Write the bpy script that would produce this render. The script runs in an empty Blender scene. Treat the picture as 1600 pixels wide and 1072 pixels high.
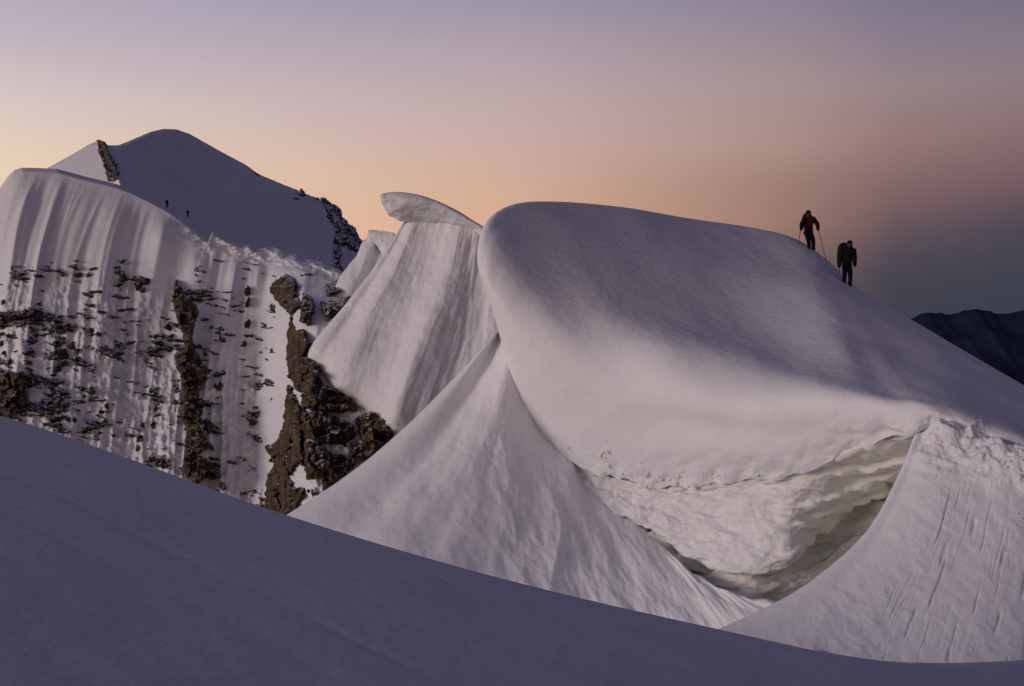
import bpy, bmesh, math, random
import numpy as np
from mathutils import Vector, Matrix
from mathutils.bvhtree import BVHTree

scene = bpy.context.scene
COL = scene.collection
R = math.radians

# ------------------------------------------------------------------ camera
F = 1715.0                      # focal length in photo pixels (1600 wide)
cam_data = bpy.data.cameras.new('camera')
cam_data.sensor_width = 36.0
cam_data.lens = 36.0 * F / 1600.0
cam_data.clip_start = 0.05
cam_data.clip_end = 120000.0
cam = bpy.data.objects.new('camera', cam_data)
COL.objects.link(cam)
cam.location = (0, 0, 0)
cam.rotation_euler = (R(90), 0, 0)
scene.camera = cam

# ------------------------------------------------------------------ sun glow and sky
SUN_AZ = R(-112)                # measured from the view direction, negative is left
SUN_EL = R(1.5)
SUNV = Vector((math.sin(SUN_AZ) * math.cos(SUN_EL), math.cos(SUN_AZ) * math.cos(SUN_EL), math.sin(SUN_EL)))
sd = bpy.data.lights.new('sun', 'SUN')
sd.energy = 1.9
sd.angle = R(33)                # the sun is below the horizon: its glow is a wide soft source
sd.color = (1.0, 0.87, 0.845)
sun = bpy.data.objects.new('sun', sd)
COL.objects.link(sun)
sun.rotation_euler = SUNV.to_track_quat('Z', 'Y').to_euler()
sun.location = (-60, -20, 30)

world = bpy.data.worlds.new('World')
scene.world = world
world.use_nodes = True
scene.view_settings.view_transform = 'Standard'
scene.view_settings.look = 'None'
scene.view_settings.exposure = 0.0
scene.view_settings.gamma = 1.0
scene.view_settings.use_curve_mapping = False
scene.cycles.use_denoising = True
scene.cycles.max_bounces = 6


def lin(c, k=1.0):
    out = []
    for v in c:
        v = v / 255.0
        out.append((v / 12.92 if v <= 0.04045 else ((v + 0.055) / 1.055) ** 2.4) * k)
    return (out[0], out[1], out[2], 1.0)


def build_world():
    nt = world.node_tree
    N, L = nt.nodes, nt.links
    N.clear()
    out = N.new('ShaderNodeOutputWorld')
    bg = N.new('ShaderNodeBackground')
    tc = N.new('ShaderNodeTexCoord')
    sep = N.new('ShaderNodeSeparateXYZ')
    L.new(tc.outputs['Generated'], sep.inputs[0])

    def m(op, a, b=None):
        n = N.new('ShaderNodeMath')
        n.operation = op
        for i, x in enumerate((a, b)):
            if x is None:
                continue
            if isinstance(x, (int, float)):
                n.inputs[i].default_value = x
            else:
                L.new(x, n.inputs[i])
        return n.outputs[0]
    x, y, z = sep.outputs
    el = m('DIVIDE', m('ARCSINE', m('MAXIMUM', m('MINIMUM', z, 1.0), 0.0)), math.pi / 2)
    hl = m('MAXIMUM', m('SQRT', m('ADD', m('MULTIPLY', x, x), m('MULTIPLY', y, y))), 1e-4)
    az = R(-100)
    c = m('DIVIDE', m('ADD', m('MULTIPLY', x, math.sin(az)), m('MULTIPLY', y, math.cos(az))), hl)
    Z1 = [(38, (48, 54, 90)), (60, (29, 36, 68)), (90, (22, 30, 60))]
    ramps = [
        (1.00, 1.0, [(0, (255, 190, 120)), (5, (255, 208, 150)), (9, (248, 214, 186)), (17, (196, 186, 204)), (27, (112, 108, 142))]),
        (0.26, 1.0, [(1.5, (240, 202, 160)), (6, (238, 208, 176)), (8.8, (231, 207, 184)), (11.7, (213, 196, 194)), (14.3, (193, 179, 190)), (17.4, (171, 165, 185)), (27, (104, 99, 131))]),
        (-0.18, 1.0, [(0, (224, 146, 130)), (5, (222, 165, 143)), (7.5, (210, 171, 146)), (10, (203, 170, 160)), (11.7, (194, 170, 168)), (14.3, (181, 163, 170)), (17.4, (156, 147, 168)), (27, (96, 91, 123))]),
        (-0.404, 1.0, [(0, (75, 72, 82)), (3.5, (112, 92, 94)), (5.9, (154, 121, 108)), (8, (158, 126, 116)), (10, (171, 142, 134)), (13, (165, 145, 146)), (17, (139, 129, 150)), (27, (86, 82, 113))]),
        (-0.49, 1.0, [(0, (58, 61, 74)), (2.9, (68, 67, 79)), (4.3, (80, 73, 84)), (5.8, (103, 85, 91)), (7.2, (124, 98, 100)), (10, (149, 121, 118)), (12.6, (151, 131, 135)), (16, (129, 119, 140)), (27, (81, 77, 109))]),
        (-0.566, 1.0, [(1.5, (60, 63, 76)), (2.9, (64, 65, 78)), (5.2, (76, 72, 85)), (6.4, (95, 80, 90)), (7.6, (118, 92, 98)), (10, (138, 112, 114)), (12.6, (143, 125, 132)), (16, (121, 113, 134)), (27, (77, 73, 105))]),
        (-1.0, 1.0, [(0, (50, 52, 66)), (5, (55, 56, 72)), (9, (70, 64, 82)), (14, (98, 87, 104)), (20, (86, 78, 105)), (27, (68, 65, 96))]),
    ]
    prev = None
    pc = None
    for cc, k, stops in ramps:
        cr = N.new('ShaderNodeValToRGB')
        e = cr.color_ramp
        st = stops + Z1
        for i, (deg, col) in enumerate(st):
            p = deg / 90.0
            if i == 0:
                s = e.elements[0]; s.position = p
            elif i == 1:
                s = e.elements[1]; s.position = p
            else:
                s = e.elements.new(p)
            s.color = lin(col, k if deg < 30 else 1.0)
        L.new(el, cr.inputs[0])
        if prev is None:
            prev = cr.outputs[0]
        else:
            mr = N.new('ShaderNodeMapRange')
            mr.clamp = True
            mr.interpolation_type = 'LINEAR'
            mr.inputs['From Min'].default_value = pc
            mr.inputs['From Max'].default_value = cc
            L.new(c, mr.inputs['Value'])
            mx = N.new('ShaderNodeMix')
            mx.data_type = 'RGBA'
            L.new(mr.outputs[0], mx.inputs['Factor'])
            L.new(prev, mx.inputs['A'])
            L.new(cr.outputs[0], mx.inputs['B'])
            prev = mx.outputs['Result']
        pc = cc
    L.new(prev, bg.inputs['Color'])
    bg.inputs['Strength'].default_value = 1.0
    L.new(bg.outputs[0], out.inputs[0])


build_world()

# ------------------------------------------------------------------ helpers
rng = np.random.RandomState(7)
PERM = rng.permutation(4096)
GRAD = rng.normal(size=(4096, 3))
GRAD /= np.linalg.norm(GRAD, axis=1)[:, None]


def pnoise(p):
    """gradient noise, p (...,3), about -1..1"""
    p = np.asarray(p, float)
    i = np.floor(p).astype(np.int64)
    f = p - i
    w = f * f * f * (f * (f * 6 - 15) + 10)
    res = np.zeros(p.shape[:-1])
    for dx in (0, 1):
        for dy in (0, 1):
            for dz in (0, 1):
                h = PERM[(PERM[(PERM[(i[..., 0] + dx) & 4095] + i[..., 1] + dy) & 4095] + i[..., 2] + dz) & 4095]
                g = GRAD[h]
                d = g[..., 0] * (f[..., 0] - dx) + g[..., 1] * (f[..., 1] - dy) + g[..., 2] * (f[..., 2] - dz)
                ww = (w[..., 0] if dx else 1 - w[..., 0]) * (w[..., 1] if dy else 1 - w[..., 1]) * (w[..., 2] if dz else 1 - w[..., 2])
                res += d * ww
    return res * 1.6


def fbm(p, octs=4, lac=2.03, gain=0.5):
    p = np.asarray(p, float)
    a, s = 1.0, np.zeros(p.shape[:-1])
    for o in range(octs):
        s += a * pnoise(p + o * 17.3)
        p = p * lac
        a *= gain
    return s


def n2(a, b, c=0.0, octs=3):
    a, b = np.broadcast_arrays(np.asarray(a, float), np.asarray(b, float))
    return fbm(np.stack([a, b, np.full(a.shape, c, float) if np.isscalar(c) else c], -1), octs)


def ss(x, a, b):
    t = np.clip((np.asarray(x, float) - a) / (b - a), 0, 1)
    return t * t * (3 - 2 * t)


def px(u, v, d):
    """photo pixel plus distance -> point in the place"""
    u, v, d = np.broadcast_arrays(np.asarray(u, float), np.asarray(v, float), np.asarray(d, float))
    return np.stack([(u - 800.0) / F * d, d, (536.0 - v) / F * d], -1)


def cr_mat(n, per):
    """Catmull-Rom upsampling matrix for n control values"""
    m = (n - 1) * per + 1
    M = np.zeros((m, n))
    for k in range(m):
        x = k / per
        i = min(int(x), n - 2)
        t = x - i
        w = [-.5 * t ** 3 + t * t - .5 * t, 1.5 * t ** 3 - 2.5 * t * t + 1, -1.5 * t ** 3 + 2 * t * t + .5 * t, .5 * t ** 3 - .5 * t * t]
        for q, ww in enumerate(w):
            j = i - 1 + q
            if j < 0:                       # linear extrapolation of the ends
                M[k, 0] += 2 * ww; M[k, 1] -= ww
            elif j > n - 1:
                M[k, n - 1] += 2 * ww; M[k, n - 2] -= ww
            else:
                M[k, j] += ww
    return M


def upsample(ctrl, pr, pc):
    ctrl = np.asarray(ctrl, float)
    A = cr_mat(ctrl.shape[0], pr)
    B = cr_mat(ctrl.shape[1], pc)
    return np.einsum('ij,jkc,lk->ilc', A, ctrl, B)


def grid_normals(P):
    du = np.gradient(P, axis=1)
    dv = np.gradient(P, axis=0)
    n = np.cross(du, dv)
    n /= np.linalg.norm(n, axis=-1)[..., None] + 1e-12
    s = np.sum(n * -P, -1)
    if np.mean(np.sign(s)) < 0:
        n = -n
    return n


def interp(x, pts):
    xs = [p[0] for p in pts]
    return np.interp(x, xs, [p[1] for p in pts])


def sinterp(x, pts):
    """smooth (cubic Hermite, finite difference) interpolation"""
    xs = np.array([p[0] for p in pts], float)
    ys = np.array([p[1] for p in pts], float)
    dl = np.diff(ys) / np.diff(xs)
    mm = np.zeros_like(ys)
    mm[1:-1] = np.where(dl[1:] * dl[:-1] > 0, 2 * dl[1:] * dl[:-1] / (dl[1:] + dl[:-1] + 1e-12), 0)
    mm[0], mm[-1] = dl[0], dl[-1]
    x = np.asarray(x, float)
    i = np.clip(np.searchsorted(xs, x) - 1, 0, len(xs) - 2)
    h = xs[i + 1] - xs[i]
    t = np.clip((x - xs[i]) / h, 0, 1)
    return ((2 * t ** 3 - 3 * t ** 2 + 1) * ys[i] + (t ** 3 - 2 * t ** 2 + t) * h * mm[i]
            + (-2 * t ** 3 + 3 * t ** 2) * ys[i + 1] + (t ** 3 - t ** 2) * h * mm[i + 1])


def mesh_obj(name, verts, faces, mat, parent=None, smooth=True):
    me = bpy.data.meshes.new(name)
    verts = np.asarray(verts, float).reshape(-1, 3)
    faces = np.asarray(faces, np.int32)
    k = faces.shape[1]
    me.vertices.add(len(verts))
    me.vertices.foreach_set('co', verts.astype(np.float32).ravel())
    me.loops.add(faces.size)
    me.loops.foreach_set('vertex_index', faces.ravel())
    me.polygons.add(len(faces))
    me.polygons.foreach_set('loop_start', np.arange(len(faces), dtype=np.int32) * k)
    me.polygons.foreach_set('loop_total', np.full(len(faces), k, np.int32))
    me.polygons.foreach_set('use_smooth', np.full(len(faces), smooth))
    me.update(calc_edges=True)
    me.validate()
    for m in (mat if isinstance(mat, (list, tuple)) else [mat]):
        me.materials.append(m)
    ob = bpy.data.objects.new(name, me)
    COL.objects.link(ob)
    if parent:
        ob.parent = parent
    return ob


def grid_faces(r, c, flip=False):
    i = np.arange(r * c).reshape(r, c)
    q = np.stack([i[:-1, :-1], i[:-1, 1:], i[1:, 1:], i[1:, :-1]], -1).reshape(-1, 4)
    return q[:, ::-1] if flip else q


def grid_obj(name, P, mat, parent=None, smooth=True):
    """grid sheet whose faces look to the camera side"""
    r, c = P.shape[:2]
    n = np.cross(P[r // 2, c // 2 + 1] - P[r // 2, c // 2], P[r // 2 + 1, c // 2] - P[r // 2, c // 2])
    # quad winding gives normal = cross(du, dv)
    flip = np.dot(n, -P[r // 2, c // 2]) < 0
    return mesh_obj(name, P, grid_faces(r, c, flip), mat, parent, smooth)


def tag(o, label=None, cat=None, group=None, kind=None):
    if label: o['label'] = label
    if cat: o['category'] = cat
    if group: o['group'] = group
    if kind: o['kind'] = kind
    return o


# ------------------------------------------------------------------ materials
def snow_mat(name, base=(0.80, 0.80, 0.82), alt=None, bump=0.25, scale=30.0, rough=0.65, big=0.4, fine=8.0, stretch=(1, 1, 1)):
    m = bpy.data.materials.new(name)
    m.use_nodes = True
    nt = m.node_tree
    N, L = nt.nodes, nt.links
    b = N['Principled BSDF']
    b.inputs['Roughness'].default_value = rough
    b.inputs['Specular IOR Level'].default_value = 0.18
    tc = N.new('ShaderNodeTexCoord')
    mp = N.new('ShaderNodeMapping')
    mp.inputs['Scale'].default_value = stretch
    L.new(tc.outputs['Object'], mp.inputs[0])
    n1 = N.new('ShaderNodeTexNoise'); n1.inputs['Scale'].default_value = big; n1.inputs['Detail'].default_value = 6
    n2_ = N.new('ShaderNodeTexNoise'); n2_.inputs['Scale'].default_value = scale; n2_.inputs['Detail'].default_value = 4
    n3 = N.new('ShaderNodeTexNoise'); n3.inputs['Scale'].default_value = fine; n3.inputs['Detail'].default_value = 5
    for n in (n1, n2_, n3):
        L.new(mp.outputs[0], n.inputs['Vector'])
    alt = alt or tuple(x * 0.90 for x in base)
    cr = N.new('ShaderNodeValToRGB')
    cr.color_ramp.elements[0].position = 0.32; cr.color_ramp.elements[0].color = (*alt, 1)
    cr.color_ramp.elements[1].position = 0.68; cr.color_ramp.elements[1].color = (*base, 1)
    add = N.new('ShaderNodeMath'); add.operation = 'MULTIPLY_ADD'
    L.new(n2_.outputs[0], add.inputs[0]); add.inputs[1].default_value = 0.35
    sub = N.new('ShaderNodeMath'); sub.operation = 'SUBTRACT'
    L.new(n1.outputs[0], sub.inputs[0]); sub.inputs[1].default_value = 0.175
    L.new(sub.outputs[0], add.inputs[2])
    L.new(add.outputs[0], cr.inputs[0])
    L.new(cr.outputs[0], b.inputs['Base Color'])
    b1 = N.new('ShaderNodeBump'); b1.inputs['Strength'].default_value = bump; b1.inputs['Distance'].default_value = 0.35 / scale
    L.new(n2_.outputs[0], b1.inputs['Height'])
    b2 = N.new('ShaderNodeBump'); b2.inputs['Strength'].default_value = bump; b2.inputs['Distance'].default_value = 0.35 / fine
    L.new(n3.outputs[0], b2.inputs['Height']); L.new(b1.outputs[0], b2.inputs['Normal'])
    L.new(b2.outputs[0], b.inputs['Normal'])
    return m


def rock_mat(name, c0, c1, c2, scale=0.35, bump=0.8, snow=0.0):
    m = bpy.data.materials.new(name)
    m.use_nodes = True
    nt = m.node_tree
    N, L = nt.nodes, nt.links
    b = N['Principled BSDF']
    b.inputs['Roughness'].default_value = 0.9
    b.inputs['Specular IOR Level'].default_value = 0.15
    tc = N.new('ShaderNodeTexCoord')
    n1 = N.new('ShaderNodeTexNoise'); n1.inputs['Scale'].default_value = scale; n1.inputs['Detail'].default_value = 8; n1.inputs['Roughness'].default_value = 0.65
    L.new(tc.outputs['Object'], n1.inputs['Vector'])
    cr = N.new('ShaderNodeValToRGB')
    e = cr.color_ramp.elements
    e[0].position = 0.3; e[0].color = (*c0, 1)
    e[1].position = 0.7; e[1].color = (*c2, 1)
    k = e.new(0.5); k.color = (*c1, 1)
    L.new(n1.outputs[0], cr.inputs[0])
    if snow > 0:
        # snow caught on the flatter faces
        ge = N.new('ShaderNodeNewGeometry'); sx = N.new('ShaderNodeSeparateXYZ')
        L.new(ge.outputs['Normal'], sx.inputs[0])
        n4 = N.new('ShaderNodeTexNoise'); n4.inputs['Scale'].default_value = scale * 2.5; n4.inputs['Detail'].default_value = 4
        L.new(tc.outputs['Object'], n4.inputs['Vector'])
        ma = N.new('ShaderNodeMath'); ma.operation = 'MULTIPLY_ADD'; ma.inputs[1].default_value = 0.9
        L.new(n4.outputs[0], ma.inputs[0]); L.new(sx.outputs[2], ma.inputs[2])
        mr = N.new('ShaderNodeMapRange'); mr.inputs['From Min'].default_value = snow + .42; mr.inputs['From Max'].default_value = snow + .50
        L.new(ma.outputs[0], mr.inputs['Value'])
        mx = N.new('ShaderNodeMix'); mx.data_type = 'RGBA'
        L.new(mr.outputs[0], mx.inputs['Factor']); L.new(cr.outputs[0], mx.inputs['A']); mx.inputs['B'].default_value = (.76, .76, .79, 1)
        L.new(mx.outputs['Result'], b.inputs['Base Color'])
    else:
        L.new(cr.outputs[0], b.inputs['Base Color'])
    n2_ = N.new('ShaderNodeTexNoise'); n2_.inputs['Scale'].default_value = scale * 4; n2_.inputs['Detail'].default_value = 8
    L.new(tc.outputs['Object'], n2_.inputs['Vector'])
    bp = N.new('ShaderNodeBump'); bp.inputs['Strength'].default_value = bump; bp.inputs['Distance'].default_value = 0.25 / scale
    L.new(n2_.outputs[0], bp.inputs['Height'])
    L.new(bp.outputs[0], b.inputs['Normal'])
    return m


def plain_mat(name, col, rough=0.8, scale=12.0, var=0.35, metallic=0.0):
    m = bpy.data.materials.new(name)
    m.use_nodes = True
    nt = m.node_tree
    N, L = nt.nodes, nt.links
    b = N['Principled BSDF']
    b.inputs['Roughness'].default_value = rough
    b.inputs['Metallic'].default_value = metallic
    b.inputs['Specular IOR Level'].default_value = 0.12
    tc = N.new('ShaderNodeTexCoord')
    n1 = N.new('ShaderNodeTexNoise'); n1.inputs['Scale'].default_value = scale; n1.inputs['Detail'].default_value = 4
    L.new(tc.outputs['Object'], n1.inputs['Vector'])
    cr = N.new('ShaderNodeValToRGB')
    cr.color_ramp.elements[0].position = 0.3; cr.color_ramp.elements[0].color = (*[c * (1 - var) for c in col], 1)
    cr.color_ramp.elements[1].position = 0.7; cr.color_ramp.elements[1].color = (*[min(1, c * (1 + var)) for c in col], 1)
    L.new(n1.outputs[0], cr.inputs[0])
    L.new(cr.outputs[0], b.inputs['Base Color'])
    return m


M_NEAR = snow_mat('near_snow', bump=0.4, scale=90, fine=9, big=0.5, base=(0.75, 0.76, 0.80))
M_SNOW = snow_mat('wind_packed_snow', bump=0.28, scale=14, fine=3.0, big=0.25)
M_CRUST = snow_mat('broken_snow', bump=0.5, scale=9, fine=2.5, big=0.5, base=(0.80, 0.79, 0.79))
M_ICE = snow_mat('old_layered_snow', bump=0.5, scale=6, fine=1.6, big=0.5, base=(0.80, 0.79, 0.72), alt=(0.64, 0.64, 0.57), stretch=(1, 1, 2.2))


def face_mat():
    # fresh crumbly snow at its left, older grey-green layers where the hollow opens
    m = snow_mat('broken_face_snow', bump=0.5, scale=9, fine=2.5, big=0.5, base=(0.80, 0.79, 0.79))
    nt = m.node_tree; N, L = nt.nodes, nt.links
    b = N['Principled BSDF']
    src = b.inputs['Base Color'].links[0].from_socket
    tc = N.new('ShaderNodeTexCoord'); sx = N.new('ShaderNodeSeparateXYZ'); L.new(tc.outputs['Object'], sx.inputs[0])
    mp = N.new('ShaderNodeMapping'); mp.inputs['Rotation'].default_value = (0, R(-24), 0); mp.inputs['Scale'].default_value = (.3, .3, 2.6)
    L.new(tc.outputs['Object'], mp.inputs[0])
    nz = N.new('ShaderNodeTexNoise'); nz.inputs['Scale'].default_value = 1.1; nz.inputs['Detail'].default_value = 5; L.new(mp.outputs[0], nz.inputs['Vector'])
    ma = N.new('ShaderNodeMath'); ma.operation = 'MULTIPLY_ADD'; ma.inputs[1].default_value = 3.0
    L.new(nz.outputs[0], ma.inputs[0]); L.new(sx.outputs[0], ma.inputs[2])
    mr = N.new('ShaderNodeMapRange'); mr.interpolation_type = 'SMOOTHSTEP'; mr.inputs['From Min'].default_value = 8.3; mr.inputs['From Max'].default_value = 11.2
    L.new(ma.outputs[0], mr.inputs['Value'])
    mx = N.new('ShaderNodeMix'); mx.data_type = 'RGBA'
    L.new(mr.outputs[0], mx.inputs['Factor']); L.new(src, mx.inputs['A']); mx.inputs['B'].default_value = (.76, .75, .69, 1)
    L.new(mx.outputs['Result'], b.inputs['Base Color'])
    return m


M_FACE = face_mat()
M_FAR = snow_mat('far_snow', bump=0.22, scale=1.6, fine=0.4, big=0.05, base=(0.76, 0.76, 0.79))
M_ROCK = rock_mat('brown_rock', (0.018, 0.013, 0.010), (0.078, 0.052, 0.031), (0.165, 0.115, 0.068), 0.3, snow=0.93)
M_ROCKD = rock_mat('dark_rock', (0.02, 0.018, 0.016), (0.05, 0.042, 0.034), (0.10, 0.082, 0.06), 0.5, snow=0.80)
M_HAZEROCK = rock_mat('hazed_mountain_rock', (0.010, 0.017, 0.040), (0.013, 0.022, 0.050), (0.020, 0.031, 0.064), 0.0015, 0.25)  # blue haze of distance is mixed into the rock colour
M_VALLEY = rock_mat('valley_forest', (0.02, 0.025, 0.03), (0.03, 0.035, 0.04), (0.05, 0.055, 0.06), 0.0008, 0.2)

# ------------------------------------------------------------------ valley and distant mountains
n = 60
xs = np.linspace(-60000, 60000, n)
ys = np.linspace(-30000, 90000, n)
X, Y = np.meshgrid(xs, ys)
Z = -1600 + 120 * n2(X / 9000, Y / 9000, 3.1)
tag(mesh_obj('valley_floor', np.stack([X, Y, Z], -1), grid_faces(n, n), M_VALLEY), 'dark valley floor far below the snow ridge', 'valley', kind='structure')


def distant_range(name, prof, d, seed, rough, label):
    us = np.linspace(1250, 3400, 420)
    crest = sinterp(us, prof) + 2.2 * n2(us / 14, seed, 0.3, 4) * rough
    zc = (536 - crest) / F * d
    rows = 60
    t = np.linspace(0, 1, rows)[:, None]
    xw = (us - 800) / F * d
    Pz = zc[None, :] - (zc[None, :] + 1600) * t ** 0.8
    Py = d - t * 4200 + 0 * us[None, :]
    sp = n2(xw[None, :] / 900 + 0 * t, Py / 1400, seed, 5)
    sp2 = 1 - np.abs(n2(xw[None, :] / 1500 + t * 0.6, Py / 3000, seed + 4, 4)) * 2
    k = ss(t, 0.0, 0.25) * (1 - ss(t, .8, 1))
    Pz = Pz + (sp * 160 + sp2 * 260) * k
    Pz = np.where(t > 0, np.minimum(Pz, zc[None, :] * Py / d - 0.004 * t * d), Pz)
    front = np.stack([np.broadcast_to(xw[None, :], Pz.shape), Py, Pz], -1)
    back = np.stack([xw, np.full_like(xw, d + 3500), np.full_like(xw, -1600)], -1)[None]
    P = np.concatenate([back, front], 0)
    o = grid_obj(name, P, M_HAZEROCK)
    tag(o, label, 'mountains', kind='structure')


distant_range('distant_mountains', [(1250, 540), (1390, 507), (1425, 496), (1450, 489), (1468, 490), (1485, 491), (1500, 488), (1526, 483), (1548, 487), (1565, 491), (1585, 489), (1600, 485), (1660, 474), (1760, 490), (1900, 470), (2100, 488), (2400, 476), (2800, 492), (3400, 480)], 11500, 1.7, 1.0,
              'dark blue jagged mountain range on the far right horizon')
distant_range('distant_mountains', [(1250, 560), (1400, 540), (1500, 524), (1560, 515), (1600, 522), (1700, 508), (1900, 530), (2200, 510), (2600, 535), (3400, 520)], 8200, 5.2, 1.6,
              'nearer dark spur in front of the far right mountain range')

# ------------------------------------------------------------------ foreground slope
GA, GB, GC = -1.7, -0.22, -0.03
EDGE = [(-900, 470), (-400, 545), (0, 652), (150, 702), (300, 757), (445, 808), (620, 862), (800, 912), (960, 951), (1130, 989), (1260, 1018), (1380, 1038), (1480, 1043), (1560, 1041), (1600, 1039), (1900, 1010), (2400, 960)]


def build_ground():
    us = np.array([e[0] for e in EDGE], float); vs = np.array([e[1] for e in EDGE], float)
    den = -(vs - 536) / F - GB * (us - 800) / F - GC
    ye = GA / den
    xe = (us - 800) / F * ye
    xg = np.concatenate([np.linspace(-26, -9, 60)[:-1], np.linspace(-9, 9, 300), np.linspace(9, 22, 40)[1:]])
    ed = sinterp(xg, list(zip(xe, ye)))
    t = np.concatenate([np.linspace(-12, -0.6, 260), np.linspace(-0.6, 0.9, 60)[1:], np.linspace(0.9, 12, 50)[1:]])
    T, Xg = np.meshgrid(t, xg, indexing='ij')
    Yg = ed[None, :] + T
    Xe = np.where(Xg < -8.5, -8.5 - (-8.5 - Xg) * 0, Xg)
    Zg = GA + GB * Xe + GC * Yg
    fall = np.clip(-7.5 - Xg, 0, None)                      # unseen left part, shaped to fall away so the low sun gets past
    Zg -= np.where(fall < 3, 0.12 * fall ** 2, 1.08 + 0.72 * (fall - 3))
    # roll over the lip
    over = np.clip(T - 0.0, 0, None)
    Zg -= np.where(over < 1.4, 0.42 * over ** 2, 0.42 * 1.4 ** 2 + 1.18 * (over - 1.4))
    # wind ripples and an old faint track
    k = 1 - ss(T, -0.8, -0.1)
    Zg += 0.010 * n2(Xg * 0.55 + Yg * .2, Yg * 0.4, 0.4, 3) * k
    Zg += 0.006 * n2(Xg * 2.2 + Yg * 2.2, Yg * 0.7 - Xg * .5, 2.2, 3) * k

    def gp(u, v):
        y = GA / (-(v - 536) / F - GB * (u - 800) / F - GC)
        return np.array([(u - 800) / F * y, y])
    for (pa, pb, w, dep) in (((-200, 640), (640, 1040), 0.06, 0.022), ((-200, 700), (700, 1150), 0.05, 0.010), ((300, 800), (900, 1040), 0.06, 0.007)):
        a, b = gp(*pa), gp(*pb)
        dv = (b - a) / np.linalg.norm(b - a)
        nn = np.array([-dv[1], dv[0]])
        dist = (Xg - a[0]) * nn[0] + (Yg - a[1]) * nn[1] + 0.05 * n2(Xg * .8, Yg * .8, 7.7, 2)
        Zg -= dep * np.exp(-(dist / w) ** 2) * (0.6 + 0.5 * n2(Xg * 1.5, Yg * 1.5, 4.4, 2)) * k
    P = np.stack([Xg, Yg, Zg], -1)
    o = mesh_obj('foreground_slope', P, grid_faces(*P.shape[:2], flip=True), M_NEAR)
    tag(o, 'smooth shaded snow slope in the foreground falling to the right', 'snow slope', kind='structure')


build_ground()

# ------------------------------------------------------------------ the great cornice
DOME = [  # contour (u, v, d), lower edge (u, v, d)
    ((806, 630, 38.9), (862, 702, 37.9)),
    ((790, 560, 38.5), (893, 722, 37.3)),
    ((768, 480, 38.0), (935, 740, 36.5)),
    ((746, 410, 38.0), (985, 752, 35.8)),
    ((758, 350, 39.2), (1040, 764, 35.0)),
    ((800, 320, 41.2), (1100, 758, 34.0)),
    ((870, 315, 43.4), (1160, 753, 33.0)),
    ((975, 324, 46.0), (1220, 746, 32.0)),
    ((1075, 341, 48.2), (1280, 728, 31.0)),
    ((1165, 354, 49.8), (1335, 700, 30.0)),
    ((1238, 371, 49.2), (1385, 684, 29.2)),
    ((1290, 404, 47.3), (1425, 679, 28.6)),
    ((1340, 450, 44.9), (1462, 666, 28.2)),
    ((1420, 497, 42.3), (1500, 671, 28.0)),
    ((1505, 547, 39.4), (1548, 692, 27.6)),
    ((1600, 602, 36.5), (1605, 708, 27.0)),
    ((1720, 668, 33.6), (1690, 742, 26.5)),
    ((1850, 740, 31.2), (1780, 790, 26.0)),
]


def build_dome():
    ts = [0, .045, .13, .26, .42, .58, .74, .88, 1.0]
    ctrl = []
    nC = len(DOME)
    gl = [0, .16, .33, .50, .67, .80, .90, .96, 1.0]
    g_nose = [0, .62, .86, .98, 1.02, 1.02, 1.0, .99, 1.0]
    g_main = [0, .14, .29, .49, .72, .91, 1.02, 1.03, 1.0]
    g_right = [0, .10, .23, .40, .60, .79, .95, 1.0, 1.0]
    cols = []
    for k, (a, b) in enumerate(DOME):
        a = np.array(a, float); b = np.array(b, float)
        if k <= 4:
            w = max(0.0, (k - 1) / 4.0)
            g = np.array(g_nose) * (1 - w) + np.array(g_main) * w
        else:
            w = min(1, (k - 4) / 7.0)
            g = np.array(g_main) * (1 - w) + np.array(g_right) * w
        pts = []
        iu, iv = b[0] - a[0], b[1] - a[1]
        for f, dd in ((0.75, 22.0), (0.32, 9.0), (0.05, 2.2)):
            pts.append((a[0] + iu * f * 0.9, a[1] + iv * f, a[2] + dd))
        for t, gg in zip(ts, g):
            pts.append((a[0] + iu * t, a[1] + iv * t, a[2] + (b[2] - a[2]) * gg))
        cols.append(pts)
    ctrl = np.array(cols).transpose(1, 0, 2)         # rows, cols, 3
    G = upsample(ctrl, 20, 16)
    P = px(G[..., 0], G[..., 1], G[..., 2])
    Nn = grid_normals(P)
    u, v = G[..., 0], G[..., 1]
    rows = np.linspace(0, ctrl.shape[0] - 1, P.shape[0])[:, None] + 0 * u
    vis = ss(rows, 3.1, 4.0)
    # long soft wind rolls that run with the ridge
    roll = 0.30 * np.sin((v - 0.33 * (u - 800)) / 34.0 + 1.2 * n2(u / 330, v / 200, 1.0, 2)) * ss(u, 900, 1080) * (1 - ss(u, 1400, 1520)) * ss(rows, 5, 7) * (1 - ss(rows, 9, 10.3))
    disp = 1.0 * roll
    disp += 0.05 * n2(P[..., 0] * .35, P[..., 2] * .35, P[..., 1] * .2, 3) * vis
    # crumbling lower edge
    low = ss(rows, 9.6, 11) * ss(u, 840, 930)
    disp += low * (0.11 * n2(P[..., 0] * 2.2, P[..., 2] * 2.2, 3.0, 4))
    cr = ss(rows, 9.9, 10.9) * ss(u, 1380, 1450)
    disp += cr * (0.28 * np.abs(n2(P[..., 0] * 1.3, P[..., 2] * 1.5, 5.0, 4)) - 0.06)
    P = P + Nn * disp[..., None]
    edge = 0.13 * n2(P[-1, :, 0] * 1.5, 0 * P[-1, :, 0], 8.0, 4) * ss(G[-1, :, 0], 900, 960)
    k = ss(rows, 10.2, 11)
    P[..., 2] += k * edge[None, :]
    o = grid_obj('snow_cornice', P, M_SNOW)
    tag(o, 'huge rounded wind-sculpted snow cornice filling the middle, its top in blue shade', 'cornice', kind='structure')
    return o, P


dome, DOME_P = build_dome()
DOME_EDGE = DOME_P[-1]


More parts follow.
